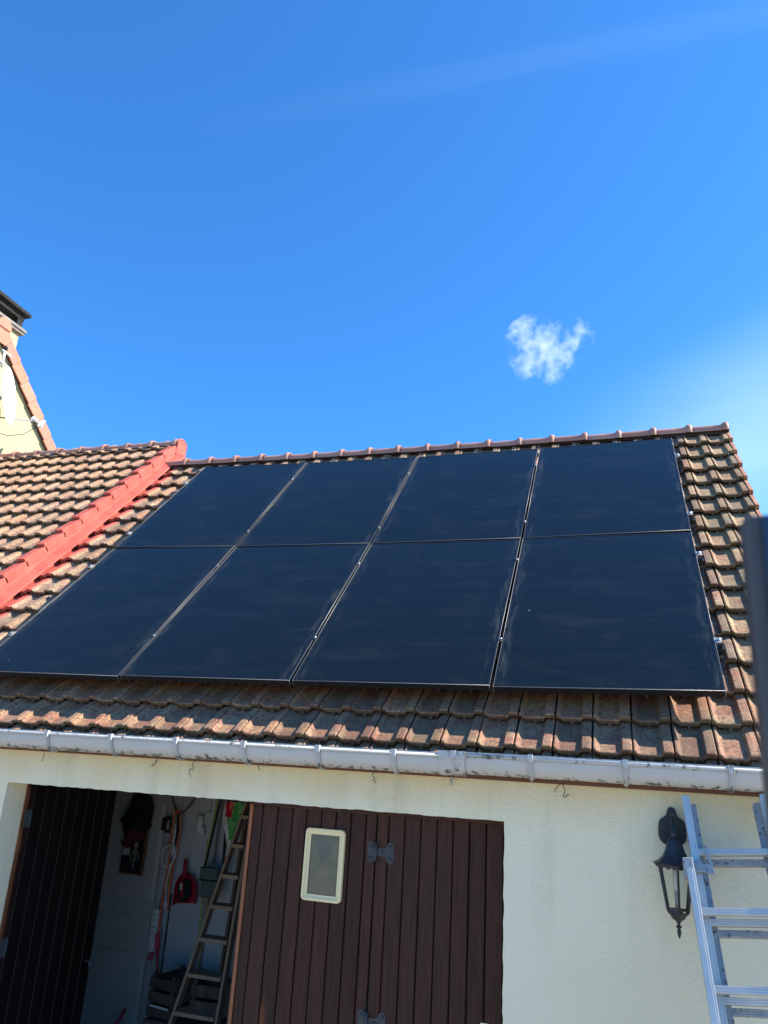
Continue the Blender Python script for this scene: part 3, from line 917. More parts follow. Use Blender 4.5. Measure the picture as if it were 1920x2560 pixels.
BR = MATS['white_pvc']
for x_ in [-5.3, -4.85, -4.43, -4.015, -3.600, -3.179, -2.770, -2.368, -1.955, -1.558, -1.262, -0.899, -0.478, -0.043, 0.38]:
    mb = MB(); strap(mb, x_, -0.370 if x_ < -1.29 else -0.3625)
    mb.build('bracket', PVC, gut, bevel=0.001)
mb = MB()   # union joint
for (x_, wd, off) in ((-1.318, 0.030, 0.003), (-1.222, 0.026, 0.003), (-1.27, 0.07, 0.0015)):
    pr = gut_prof(-0.366, off)
    for k in range(len(pr) - 1):
        pr2 = gut_prof(-0.366, off + .004)
        vs_ = [(x__, y_, z_) for x__ in (x_ - wd / 2, x_ + wd / 2) for y_, z_ in (pr[k], pr[k + 1], pr2[k + 1], pr2[k])]
        mb.add(vs_, [(0, 1, 2, 3), (7, 6, 5, 4), (0, 4, 5, 1), (1, 5, 6, 2), (2, 6, 7, 3), (3, 7, 4, 0)])
mb.box((-1.335, -0.358, -0.386), (-1.205, -0.340, -0.352))
mb.build('joint_sleeve', PVC, gut)


# ------------------------------------------------------------------ timber doors
def leaf(edges, X, z0, z1, name='door_leaf', label=None, parent=garage, tlo=.8, thi=1.25, wd=None):
    """boards between successive edges (u along X.x); face at X y=0, body behind"""
    mb = MB()
    u0, u1 = edges[0], edges[-1]
    mb.box((u0 + .004, 0.012, z0), (u1 - .004, 0.034, z1 - .004), 1, X=X)
    for a, b in zip(edges[:-1], edges[1:]):
        gp = 0.0026
        a2, b2 = a + gp, b - gp
        c_ = 0.0035
        t_ = tint_rnd(tlo, thi)
        wv = random.uniform(-.0008, .0008)
        prof = [(a2, 0.012), (a2, c_), (a2 + c_, wv), (b2 - c_, wv), (b2, c_), (b2, 0.012)]
        vs_ = [X @ Vector((u, y_, z_)) for z_ in (z0, z1 - .003 + random.uniform(-.001, .001)) for u, y_ in prof]
        m_ = len(prof)
        fs = [(k, k + 1, m_ + k + 1, m_ + k) for k in range(m_ - 1)] + [tuple(range(m_)), tuple(range(m_, 2 * m_))]
        mb.add(vs_, fs, 0, False, t_)
    o_ = mb.build(name, [wd or WOOD, BLACKGAP], parent)
    if label: o_['label'] = label
    return o_


DY = -0.024
Xf = Matrix.Translation((0, DY, 0))
DZ0, DZ1 = GZ + 0.02, -0.680
leafB = leaf([-2.432, -2.375, -2.286, -2.2, -2.117, -2.034, -1.95, -1.866, -1.783, -1.724], Xf, DZ0, DZ1, label='closed brown board door leaf with the cream framed window')
leafC = leaf([-1.720, -1.658, -1.573, -1.488, -1.404, -1.321, -1.237, -1.153, -1.066], Xf, DZ0, DZ1, label='closed brown board door leaf next to the plain wall')
# bare orange leading edge of leaf B
mb = MB()
mb.box((-2.452, -0.028, DZ0), (-2.433, 0.010, DZ1), 0, (0.9, 0.9, 0.9))
mb.box((-2.466, -0.012, DZ0), (-2.4535, 0.016, DZ1), 1, (0.35, 0.35, 0.35))
mb.build('edge_strip', [WOODRAW, WOOD], leafB, bevel=0.002)
# head rail and right frame strip
mb = MB()
mb.box((-2.452, -0.034, -0.6795), (-1.7245, 0.0, -0.6585), 0, (1.1, 1, 1))
mb.box((-1.7245, -0.0335, -0.6815), (-1.0445, 0.0, -0.6585), 0, (1.35, 1.35, 1.35))
mb.box((-1.064, -0.036, GZ + 0.02), (-1.0455, 0.0, -0.6815), 0, (1.1, 1.0, 1.0))
mb.build('door_frame', [WOOD, WOODRAW], garage)
mb = MB()
mb.box((-3.953, -0.015, GZ + .02), (-3.945, 0.0, -0.66), 1, (.6, .6, .6))
mb.build('jamb_strip', [WOOD, WOODRAW], garage)
# open leaf folded inward
hx, hy = -3.925, 0.030
ex, ey = -3.812, 0.700
du = Vector((ex - hx, ey - hy, 0)); Ld = du.length; du.normalize()
nn = Vector((du.y, -du.x, 0))      # faces +x (towards the opening)
Xo = Matrix(((du.x, -nn.x, 0, hx), (du.y, -nn.y, 0, hy), (0, 0, 1, 0), (0, 0, 0, 1)))
edges = [0.0 + i * (Ld / 8) for i in range(9)]
leafA = leaf(edges, Xo, DZ0, DZ1 - .004, label='dark board door leaf swung open into the garage', tlo=.8, thi=1.3, wd=WOODSHADE)
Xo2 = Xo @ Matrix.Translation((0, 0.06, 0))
leafA2 = leaf(edges, Xo2, DZ0, DZ1 - .004, label='fourth door leaf folded flat behind the open one', tlo=.8, thi=1.3, wd=WOODSHADE)
mb = MB()
mb.box((-3.953, 0.004, GZ + .02), (-3.93, 0.07, -0.68), 0, (.6, .6, .6))
mb.box((-3.9445, 0.002, GZ + .02), (-3.9415, 0.003, -0.69), 1, (.8, .8, .8))
mb.build('jamb_post', [WOOD, WOODRAW], garage)
for z_ in (-0.86, -1.55):
    mb = MB(); mb.box((-0.045, -0.008, z_ - .05), (-0.012, 0.002, z_ + .05), 0, X=Xo)
    mb.tube([Xo @ Vector((-0.008, -0.009, z_ - .052)), Xo @ Vector((-0.008, -0.009, z_ + .052))], 0.006)
    mb.build('hinge', IRON, leafA)
mb = MB()
mb.tube([Xo @ Vector((Ld - .05, -.002, -1.72)), Xo @ Vector((Ld - .05, -.04, -1.72)), Xo @ Vector((Ld - .04, -.045, -1.77))], 0.008)
mb.build('handle', IRON, leafA)


def lobes(cx, cz, r, n=5, ph=0.0):
    pts_ = []
    for i in range(n * 6):
        a = 2 * math.pi * i / (n * 6) + ph
        rr_ = r * (1 + 0.16 * math.cos(n * (a - ph)))
        pts_.append((cx + rr_ * math.cos(a), cz + rr_ * math.sin(a)))
    return pts_


XZ = Matrix(((1, 0, 0, 0), (0, 0, -1, 0), (0, 1, 0, 0), (0, 0, 0, 1)))   # (u,v) -> (x,z), extrude toward -y


def hinge_at(cx, cz, parent, label):
    """decorative H and T strap hinge; knuckle at the joint of the two leaves"""
    mb = MB()
    y0 = DY - 0.001
    F = Matrix.Translation((cx, y0, cz)) @ XZ
    left = [(-.045, .020), (-.043, .038), (-.034, .046), (-.027, .050), (-.018, .045), (-.012, .036), (-.004, .038), (-.002, .030),
            (-.002, -.040), (-.010, -.040), (-.014, -.046), (-.024, -.052), (-.033, -.050), (-.042, -.040), (-.046, -.028), (-.041, -.018), (-.042, .010)]
    mb.prism(left, F, 0.003)
    mb.tube([(cx + .003, y0 - .008, cz - .046), (cx + .003, y0 - .008, cz + .044)], 0.0095, 12)
    right = [(.006, .019), (.044, .019), (.058, .026), (.062, .036), (.070, .047), (.080, .050), (.090, .045), (.094, .035), (.101, .027),
             (.096, .018), (.098, .0), (.097, -.018), (.102, -.026), (.095, -.036), (.092, -.047), (.082, -.056), (.070, -.050), (.062, -.040),
             (.058, -.030), (.050, -.020), (.006, -.018)]
    mb.prism(right, F, 0.003)
    for (u, v) in ((-.028, .026), (-.028, -.030), (.038, .0), (.080, .029), (.080, -.030)):
        mb.lathe([(.0085, 0), (.008, .003), (.005, .0055), (.001, .006)], (cx + u, y0 - .003, cz + v), 12, 0, X=Matrix.Rotation(R(90), 3, 'X'))
    o_ = mb.build('hinge', IRON, parent)
    o_['label'] = label
    return o_


hinge_at(-1.722, -0.858, leafB, 'upper black iron strap hinge between the two closed leaves')
hinge_at(-1.722, -1.612, leafB, 'lower black iron strap hinge between the two closed leaves')

# window with raised pyramid pane
WX0, WX1, WZ0, WZ1 = -2.108, -1.888, -1.116, -0.770


def rrect(x0, x1, z0, z1, r, n=6):
    p_ = []
    for cx, cz, a0 in ((x1 - r, z1 - r, 0), (x0 + r, z1 - r, 90), (x0 + r, z0 + r, 180), (x1 - r, z0 + r, 270)):
        for i in range(n + 1):
            a = R(a0 + 90 * i / n); p_.append((cx + r * math.cos(a), cz + r * math.sin(a)))
    return p_


mb = MB()
rings = []
for (ins, yy, r_) in ((0, DY + .002, .022), (0, DY - .016, .022), (.003, DY - .020, .020), (.013, DY - .021, .014), (.015, DY - .016, .012), (.019, DY - .016, .010), (.021, DY - .012, .008), (.030, DY - .011, .003), (.030, DY + .002, .003)):
    rings.append([(u, yy, v) for u, v in rrect(WX0 + ins, WX1 - ins, WZ0 + ins, WZ1 - ins, r_)])
n_ = len(rings[0])
vs_ = [p_ for rg in rings for p_ in rg]
fs = [(i * n_ + k, i * n_ + (k + 1) % n_, (i + 1) * n_ + (k + 1) % n_, (i + 1) * n_ + k) for i in range(len(rings) - 1) for k in range(n_)]
mb.add(vs_, fs, 0, False)
wf = mb.build('window_frame', CREAMPL, leafB)
mb = MB()
a, b, c_, d_ = WX0 + .029, WX1 - .029, WZ0 + .029, WZ1 - .029
cx, cz = (a + b) / 2, (c_ + d_) / 2 + .01
mb.add([(a, DY - .006, c_), (b, DY - .006, c_), (b, DY - .006, d_), (a, DY - .006, d_), (cx, DY - .034, cz)], [(0, 1, 4), (1, 2, 4), (2, 3, 4), (3, 0, 4)])
mb.build('pane', PANE, wf)
mb = MB()
mb.box((-1.167, DY - .004, -1.66), (-1.128, DY - .001, -1.541))
mb.build('paper_notice', CREAMPL, leafC)

# ------------------------------------------------------------------ solar panels
PW, PH, GAP = 1.134, 1.722, 0.02


def node(k, j):
    """array corner in (x, v): column k edge from the right, row j"""
    return k, j


def panel(k, j, label):
    xr = -k * (PW + GAP); xl = xr - PW
    v0 = j * (PH + GAP); v1 = v0 + PH
    # plane through the sagging roof at the panel corners
    c = [RP(xl, v0, 0), RP(xr, v0, 0), RP(xr, v1, 0), RP(xl, v1, 0)]
    cen = sum(c, Vector()) / 4
    ex = ((c[1] - c[0]) + (c[2] - c[3])).normalized()
    ey = ((c[3] - c[0]) + (c[2] - c[1])); ey = (ey - ex * ey.dot(ex)).normalized()
    ez = ex.cross(ey)
    rot = Matrix((ex, ey, ez)).transposed()
    root = empty('solar_panel', cen, label, 'solar panel', 'black solar panels on the garage roof')
    root.rotation_euler = rot.to_euler()
    root.location = cen
    hx_, hy_ = PW / 2, PH / 2
    fw_ = 0.012
    mbf = MB()
    T_ = 0.035
    for (x0, y0, x1, y1) in ((-hx_, -hy_, -hx_ + fw_, hy_), (hx_ - fw_, -hy_, hx_, hy_), (-hx_ + fw_ + .0002, -hy_, hx_ - fw_ - .0002, -hy_ + fw_), (-hx_ + fw_ + .0002, hy_ - fw_, hx_ - fw_ - .0002, hy_)):
        mbf.box((x0, y0, -T_), (x1, y1, 0.0))
    # drawn grooves along the outer faces
    for s_ in (-1, 1):
        for q in (-.012, -.022):
            mbf.box((-hx_, s_ * (hy_ + .0006) - .0006, q - .002), (hx_, s_ * (hy_ + .0006) + .0006, q + .002))
    # pale arris lines: sky glint on the frame edges put in as colour
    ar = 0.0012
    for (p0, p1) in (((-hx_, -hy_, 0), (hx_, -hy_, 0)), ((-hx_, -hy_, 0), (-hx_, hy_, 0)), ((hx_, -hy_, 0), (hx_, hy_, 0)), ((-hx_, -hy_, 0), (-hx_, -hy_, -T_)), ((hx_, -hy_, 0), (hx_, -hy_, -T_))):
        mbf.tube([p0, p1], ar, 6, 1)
    f = mbf.build('frame', [FRAMEB, FRAMEEDGE]); f.parent = root
    mg = MB()
    mg.add([(-hx_ + fw_, -hy_ + fw_, -.0015), (hx_ - fw_, -hy_ + fw_, -.0015), (hx_ - fw_, hy_ - fw_, -.0015), (-hx_ + fw_, hy_ - fw_, -.0015)], [(0, 1, 2, 3)])
    gl = mg.build('glass', PGLASS); gl.parent = root
    mk = MB()
    mk.add([(-hx_ + fw_, -hy_ + fw_, -.006), (hx_ - fw_, -hy_ + fw_, -.006), (hx_ - fw_, hy_ - fw_, -.006), (-hx_ + fw_, hy_ - fw_, -.006)], [(0, 1, 2, 3)])
    bk = mk.build('back_sheet', CLAMP); bk.parent = root
    return root


colname = ['rightmost, by the verge', 'second from the right', 'third from the right', 'leftmost, nearest the red flashing']
for j in range(2):
    for k in range(4):
        panel(k, j, 'black solar panel in the %s row, %s' % (['lower', 'upper'][j], colname[k]))

CLV = [0.432, 1.40, 1.985, 3.06]
rl = ['lowest', 'second lowest', 'third lowest', 'topmost']
for i, v in enumerate(CLV):
    root = empty('mounting_rail', RP(-2.3, v, -.08), 'black mounting rail under the panels, %s of four, its clamps showing between them' % rl[i], 'rail', 'rails carrying the solar panels')
    mb = MB()
    xs = [0.055, -1.144, -2.298, -3.452, -4.65]
    for a, b in zip(xs[:-1], xs[1:]):
        mb.beam(RP(a, v, -.058), RP(b, v, -.058), 0.04, 0.036, RP(0, 1, 0, 0))
    for q in range(8):
        xx = 0.03 - q * 0.66
        mb.beam(RP(xx, v, -.07), RP(xx, v - .09, -.118), .03, .006, (1, 0, 0))
    mb.build('rail', CLAMP, root)
    for q, xx in enumerate([0.004, -1.144, -2.298, -3.452, -4.600]):
        mb = MB()
        nv = (RP(xx, v, 0.01) - RP(xx, v, 0)).normalized(); tv = (RP(xx, v + .01, 0) - RP(xx, v, 0)).normalized()
        ctr = RP(xx, v, 0.0)
        X = Matrix(((1, tv.x, nv.x, ctr.x), (0, tv.y, nv.y, ctr.y), (0, tv.z, nv.z, ctr.z), (0, 0, 0, 1)))
        if q in (1, 2, 3):
            mb.box((-.019, -.022, .001), (.019, .022, .006), 0, X=X); mb.box((-.006, -.02, -.04), (.006, .02, .001), 0, X=X)
            mb.lathe([(.008, 0), (.008, .008), (.006, .010)], X @ Vector((0, 0, .006)), 8, 1, X=X.to_3x3())
            o_ = mb.build('mid_clamp', [CLAMP, BOLT], root, bevel=.0008)
        else:
            s_ = 1 if q == 0 else -1
            x0_, x1_ = sorted((-.008 * s_, .032 * s_))
            mb.box((x0_, -.024, .001), (x1_, .024, .007), 0, X=X)
            x0_, x1_ = sorted((.026 * s_, .032 * s_))
            mb.box((x0_, -.024, -.046), (x1_, .024, .0005), 2, X=X)
            mb.lathe([(.010, 0), (.010, .008), (.007, .011)], X @ Vector((.014 * s_, 0, .007)), 8, 1, X=X.to_3x3())
            mb.box((.022 * s_ - .010, -.060, -.085), (.022 * s_ + .010, -.030, -.065), 2, X=X)
            o_ = mb.build('end_clamp', [ALUD, BOLT, CLAMP], root, bevel=.0008)

# ------------------------------------------------------------------ left wing, roof a step higher
wing = empty('house_wing', (-6.9, 0, GZ), 'lower wing with old orange tile roof and red painted edge joining the garage', 'house')
B2 = -0.028
mb = MB()
VX = -5.32
for i in range(-9, 12):
    pv0 = 1.19 + 0.2648 * i; pv1 = pv0 + 0.2648
    for k in range(17):
        x0 = VX - 0.055 - (k + 1) * PITCH
        tile(mb, x0, pv0, pv1, B2 - .022, sg=0, tint=tint_rnd(.8, 1.2))
mb.build('roof', TILE2, wing, fixn=False)


def RP0(x, v, n): return Vector((x, (v - n) * RT2, (v + n) * RT2))


# stepped red verge pieces and flashing board
mb = MB()
for i in range(-9, 11):
    pv0 = 1.19 + 0.2648 * i; pv1 = pv0 + 0.285
    for (x0, x1, nb0, nt0, nb1, nt1) in ((VX, VX + .024, -.050, .034, -.080, .002), (VX - .062, VX, .008, .034, -.024, .002)):
        vs_ = [RP0(x0, pv0, nb0), RP0(x1, pv0, nb0), RP0(x1, pv0, nt0), RP0(x0, pv0, nt0),
               RP0(x0, pv1, nb1), RP0(x1, pv1, nb1), RP0(x1, pv1, nt1), RP0(x0, pv1, nt1)]
        mb.add(vs_, [(0, 1, 2, 3), (7, 6, 5, 4), (0, 4, 5, 1), (1, 5, 6, 2), (2, 6, 7, 3), (3, 7, 4, 0)])
mb.build('verge', REDP, wing, bevel=.003)
mb = MB()
pts_ = []
for v in (-.6, 4.12):
    for x_, n_ in ((VX - .004, -.046), (VX + .014, -.052), (VX + .018, -.090), (VX + .100, -.124), (VX + .102, -.138), (VX - .004, -.150)):
        pts_.append(RP0(x_, v, n_))
m_ = 6
mb.add(pts_, [(k, (k + 1) % m_, m_ + (k + 1) % m_, m_ + k) for k in range(m_)] + [tuple(range(m_)), tuple(range(m_, 2 * m_))])
mb.build('flashing', REDP, wing, bevel=.004)
mb = MB()
ridge_run(mb, VX + .012, -8.49, 0.327, 3.035, 2.968, 0.083, sgn=False, zk=0.6, tints=(.85, 1.1))
mb.build('ridge', [RIDGE, REDP], wing, fixn=False)
mb = MB()   # red end cap on the ridge
n = 14
poly = [(3.035 + math.cos(math.pi * j / n) * .094, 2.950 + math.sin(math.pi * j / n) * .080) for j in range(n + 1)] + [(2.94, 2.73), (3.13, 2.73)]
YZ = Matrix(((0, 0, 1, VX + .014), (1, 0, 0, 0), (0, 1, 0, 0), (0, 0, 0, 1)))
mb.prism(poly, YZ, 0.014)
mb.tube([(VX + .022, 3.035 + math.cos(math.pi * j / n) * .095, 2.952 + math.sin(math.pi * j / n) * .081) for j in range(n + 1)], .012, 8)
for yy, zz in ((3.03, 2.99), (3.04, 2.90)):
    mb.lathe([(.006, 0), (.005, .004), (.001, .005)], (VX + .028, yy, zz), 8, X=Matrix.Rotation(R(90), 3, 'Y'))
mb.build('ridge_end_cap', REDP, wing)
mb = MB()
mb.add([RP0(-8.49, -.6, -.085), RP0(VX, -.6, -.085), RP0(VX, 4.24, -.085), RP0(-8.49, 4.24, -.085), (VX, 6.4, -.4), (-8.49, 6.4, -.4)], [(0, 1, 2, 3), (3, 2, 4, 5)])
mb.build('roof_deck', DARKUNDER, wing)
mb = MB()
mb.box((-8.49, -0.18, GZ), (-5.605, 0.0, -0.44))
vs_ = []
for x_ in (-5.60, -5.42):
    vs_ += [(x_, 0.003, GZ), (x_, 6.2, GZ), (x_, 6.2, -.35), (x_, 3.03, 2.84), (x_, 0.003, -0.20)]
mb.add(vs_, [(0, 1, 2, 3, 4), (9, 8, 7, 6, 5), (0, 5, 6, 1), (1, 6, 7, 2), (2, 7, 8, 3), (3, 8, 9, 4), (4, 9, 5, 0)])
vs_ = [(-5.42, 2.6, 2.25), (-5.30, 2.6, 2.25), (-5.30, 3.03, 2.80), (-5.42, 3.03, 2.80), (-5.42, 3.6, 2.0), (-5.30, 3.6, 2.0)]
mb.add(vs_, [(1, 2, 5), (0, 3, 4), (0, 1, 2, 3), (3, 2, 5, 4)])
mb.build('wall', WALL2, wing)

# ------------------------------------------------------------------ main house gable
GX = -8.5
house = empty('main_house', (GX - 3, 3.0, GZ), 'tall pale rendered house with orange edge tiles and chimney at the far left', 'house')
AY, AZ = 3.10, 5.05      # apex of the outer verge line
sl_ = 0.903              # rear slope, z per y
mb = MB()
vs_ = []
for x_ in (GX, GX - 5.8):
    vs_ += [(x_, -1.4, GZ), (x_, 8.0, GZ), (x_, 8.0, AZ - .06 - (8.0 - AY) * sl_), (x_, AY, AZ - .06), (x_, -1.4, AZ - .06 - (AY + 1.4) * sl_)]
mb.add(vs_, [(0, 1, 2, 3, 4), (9, 8, 7, 6, 5), (0, 5, 6, 1), (1, 6, 7, 2), (2, 7, 8, 3), (3, 8, 9, 4), (4, 9, 5, 0)])
mb.build('gable_wall', WALL2, house)
mb = MB()
for sgn_ in (1, -1):
    ln = math.hypot(1, sl_)
    e = Vector((0, sgn_ / ln, -sl_ / ln)); nn_ = Vector((0, sgn_ * sl_ / ln, 1 / ln))
    for i in range(17):
        p0 = Vector((0, AY, AZ)) + e * (i * .285 - .02); p1 = p0 + e * .292
        for (x0, x1, d0, d1) in ((GX + .045 - (.0 if sgn_ > 0 else .004), GX + .060 - (.0 if sgn_ > 0 else .004), -.165, .012), (GX - .25, GX + .0405, 0, .014)):
            r_ = .0
            sh = .022
            vs_ = []
            for x_ in (x0, x1):
                vs_ += [Vector((x_, 0, 0)) + q for q in (p0 + nn_ * (d0 - sh), p1 + nn_ * d0, p1 - e * .035 + nn_ * d1 + e * .035 - e * .025, p1 - e * .0 + nn_ * (d1 - .03), p0 + nn_ * (d1 - sh))]
            a5 = vs_[:5]; b5 = vs_[5:]
            o5 = [0, 1, 3, 2, 4]
            vs_ = [a5[q] for q in o5] + [b5[q] for q in o5]
            mb.add(vs_, [(0, 1, 2, 3, 4), (9, 8, 7, 6, 5)] + [(q, (q + 1) % 5, 5 + (q + 1) % 5, 5 + q) for q in range(5)], 0, False, tint_rnd(.88, 1.1))
            if x1 > GX + .05:
                for fr in (.35, .75):
                    q = p0 + e * (.292 * fr) + nn_ * (-.06)
                    mb.lathe([(.006, 0), (.005, .003), (.001, .004)], (x1, q.y, q.z), 8, 1, X=Matrix.Rotation(R(90), 3, 'Y'))
mb.build('verge', [VERGE, FASC], house, bevel=.004)
mb = MB()
mb.beam((GX + .02, AY + .1, AZ - .26), (GX + .02, AY + 4.9, AZ - .26 - 4.8 * sl_), .03, .09, (1, 0, 0))
mb.build('barge_board', FASC, house)
mb = MB()
for sgn_ in (1, -1):
    ln = math.hypot(1, sl_); e = Vector((0, sgn_ / ln, -sl_ / ln)); nn_ = Vector((0, sgn_ * sl_ / ln, 1 / ln))
    for i in range(17):
        p0 = Vector((0, AY, AZ)) + e * (i * .285); p1 = p0 + e * .3
        vs_ = [Vector((x_, 0, 0)) + q for x_ in (GX - .252, GX - 6.0) for q in (p0 + nn_ * -.02, p1 + nn_ * -.0)]
        mb.add(vs_, [(0, 1, 3, 2)], 0, False, tint_rnd(.9, 1.1))
mb.build('roof', TILE2, house)
mb = MB()   # rounded ridge end
n = 10
mb.prism([(AY - .13, AZ - .30), (AY + .13, AZ - .30), (AY + .11, AZ - .05), (AY - .11, AZ - .05)], Matrix(((0, 0, 1, GX + .046), (1, 0, 0, 0), (0, 1, 0, 0), (0, 0, 0, 1))), .013)
for (xa, xb) in ((GX + .075, GX - .35), (GX - .35, GX - .75), (GX - .75, GX - 6)):
    vs_ = [(x_, AY + math.cos(math.pi * (-.1 + 1.2 * j / n)) * .12, AZ - .045 + math.sin(math.pi * (-.1 + 1.2 * j / n)) * .12) for x_ in (xa, xb) for j in range(n + 1)]
    mb.add(vs_, [(j, j + 1, n + 2 + j, n + 1 + j) for j in range(n)] + [tuple(range(n + 1)), (0, n, 2 * n + 1, n + 1)], 0, False, (1, .95, .95))
mb.build('ridge', VERGE, house)
# chimney behind the gable
CX1, CX0, CY1, CY0 = -8.80, -9.45, 3.715, 2.85
mb = MB(); mb.box((CX0, CY0, 3.5), (CX1, CY1, 5.275))
chim = mb.build('chimney', WALL2, house, bevel=.01)
mb = MB(); mb.box((CX0 - .05, CY0 - .05, 5.277), (CX1 + .05, CY1 + .045, 5.315)); mb.box((CX0 - .07, CY0 - .07, 5.316), (CX1 + .07, CY1 + .06, 5.360))
mb.build('crown', CROWN, chim, bevel=.006)
for x_, y_ in ((CX1 - .04, CY1 - .05), (CX0 + .06, CY1 - .05), (CX1 - .04, CY0 + .03), (CX0 + .06, CY0 + .03)):
    mb = MB(); mb.box((x_ - .055, y_ - .055, 5.362), (x_ + .055, y_ + .055, 5.50))
    mb.build('cap_block', SOOT, chim, bevel=.01)
mb = MB()
vs_ = [(CX0 - .12, CY0 - .14, 5.60), (CX1 + .08, CY0 - .14, 5.60), (CX1 + .08, CY1 + .075, 5.585), (CX0 - .12, CY1 + .075, 5.585),
       (CX0 - .12, CY0 - .14, 5.66), (CX1 + .08, CY0 - .14, 5.66), (CX1 + .08, CY1 + .075, 5.645), (CX0 - .12, CY1 + .075, 5.645)]
mb.add(vs_, [(0, 3, 2, 1), (4, 5, 6, 7), (0, 1, 5, 4), (1, 2, 6, 5), (2, 3, 7, 6), (3, 0, 4, 7)])
mb.box((CX0 - .02, CY0 - .02, 5.502), (CX1 + .02, CY1 + .02, 5.584))
mb.build('cap_slab', SOOT, chim, bevel=.012)

# satellite dish
dc = Vector((-8.15, 3.142, 3.926))
nd = Vector((0.86, 0.49, 0.14)).normalized()
rt = empty('satellite_dish', (GX + .05, 3.05, 3.75), 'white satellite dish fixed to the pale gable wall, seen almost edge-on', 'satellite dish')
Xd = nd.to_track_quat('Z', 'Y').to_matrix()
mb = MB()
prof = [(0.004, 0.0), (0.10, 0.004), (0.20, 0.018), (0.30, 0.042), (0.375, 0.066), (0.385, 0.066), (0.383, 0.058), (0.30, 0.034), (0.20, 0.010), (0.10, -0.004), (0.004, -0.008)]
mb.lathe(prof, dc - nd * .04, 36, 0, X=Xd)
mb.build('reflector', DISHW, rt)
mb = MB()
lnb = Vector((-8.05, 3.62, 3.775))
mb.tube([Vector((-8.18, 3.10, 3.60)), Vector((-8.15, 3.25, 3.65)), lnb], .010, 8)
mb.tube([(GX, 3.02, 3.72), (GX + .22, 3.03, 3.72), dc - nd * .05], .02, 8)
mb.build('arm', GREYMET, rt)
mb = MB()
dl = (dc - lnb).normalized()
mb.tube([lnb + dl * .07, lnb + dl * .03, lnb - dl * .02, lnb - dl * .05], [.030, .030, .018, .018], 12)
mb.beam(lnb - dl * .03 + Vector((0, .0, -.05)), lnb - dl * .03 + Vector((0.02, .06, .05)), .045, .03)
mb.beam(lnb + Vector((0.02, .065, -.07)), lnb + Vector((0.03, .10, .055)), .05, .018)
mb.build('receiver', WHITEPL, rt)
mb = MB()
mb.tube([lnb + Vector((0, .01, -.10)), lnb + Vector((0, .01, -.03))], .017, 8)
pts_ = [lnb + Vector((0, 0, -.1)), Vector((-8.2, 3.60, 3.58)), Vector((-8.3, 3.45, 3.50)), Vector((-8.4, 3.25, 3.49)), Vector((-8.47, 3.05, 3.52)), Vector((-8.49, 2.7, 3.6))]
mb.tube(pts_, .005, 6)
mb.build('cable', WIRE, rt)
# short mast with aerial fitting higher on the gable
rt = empty('aerial_mast', (GX + .05, 2.98, 4.2), 'small white aerial bracket with black cap above the satellite dish', 'aerial')
mb = MB()
mb.tube([(GX + .30, 2.99, 4.28), (GX + .30, 2.985, 4.52)], .017, 10)
mb.tube([(GX, 2.97, 4.34), (GX + .30, 2.99, 4.34)], .012, 8)
mb.tube([(GX + .30, 2.94, 4.345), (GX + .31, 3.10, 4.330)], .012, 8); mb.tube([(GX + .30, 2.94, 4.51), (GX + .31, 3.10, 4.49)], .014, 8)
mb.build('bracket', WHITEPL, rt)
mb = MB(); mb.lathe([(.028, 0), (.030, .02), (.028, .05), (.015, .06)], (GX + .30, 2.985, 4.53), 12)
mb.build('cap', BLACKCL, rt)

# ------------------------------------------------------------------ wall lantern
LX = -0.289
lam = empty('wall_lantern', (LX, WY, -0.62), 'black hexagonal wall lantern with clear panes, hanging left of the ladder', 'lantern')
mb = MB()
pl = [(0, .002), (.010, 0), (.017, -.010), (.020, -.022), (.024, -.034), (.033, -.042), (.047, -.050), (.055, -.062), (.059, -.085), (.060, -.110),
      (.056, -.135), (.043, -.150), (.030, -.158), (.0, -.160)]
poly = [(u, v) for u, v in pl] + [(-u, v) for u, v in pl[-2:0:-1]]
F = Matrix.Translation((LX, WY - .001, -0.543)) @ XZ
mb.prism(poly, F, 0.010)
mb.prism([(u * .90, v * .93 - .005) for u, v in poly], Matrix.Translation((0, -.010, 0)) @ F, 0.006)
for s_ in (-1, 1): mb.lathe([(.005, 0), (.004, .004)], (LX + s_ * .036, WY - .017, -.650), 8, X=Matrix.Rotation(R(90), 3, 'X'))
mb.build('back_plate', LAMPB, lam, bevel=.002)
mb = MB()
LY = WY - 0.135
mb.tube([(LX, WY - .012, -.575), (LX, WY - .045, -.570), (LX, WY - .085, -.585), (LX, WY - .115, -.61), (LX, LY, -.645), (LX, LY, -.672)], [.007, .009, .010, .011, .014, .013], 10)
mb.tube([(LX, WY - .012, -.665), (LX, WY - .04, -.672), (LX, WY - .07, -.650), (LX, WY - .085, -.60)], [.016, .014, .010, .008], 10)
mb.build('arm', LAMPB, lam)
PH6 = R(34)
mb = MB()
mb.lathe([(.020, -.662), (.026, -.668), (.034, -.684), (.043, -.710), (.056, -.737), (.078, -.757), (.100, -.766), (.098, -.773), (.072, -.770), (.04, -.755)], (LX, LY, 0), 6, ph=PH6, smooth=False)
for k in range(6):     # scalloped skirt
    a0 = PH6 + k * R(60); a1 = a0 + R(60)
    p0 = Vector((math.cos(a0), math.sin(a0), 0)) * .088; p1 = Vector((math.cos(a1), math.sin(a1), 0)) * .088
    m2 = 16
    top_ = [Vector((LX, LY, -.768)) + p0.lerp(p1, i / m2) for i in range(m2 + 1)]
    bot_ = [Vector((LX, LY, -.776 - .007 * abs(math.sin(math.pi * 3 * i / m2)) - (.004 if i in (8,) else 0))) + p0.lerp(p1, i / m2) for i in range(m2 + 1)]
    mb.add(top_ + bot_, [(i, i + 1, m2 + 2 + i, m2 + 1 + i) for i in range(m2)])
mb.build('roof', LAMPB, lam, fixn=True)
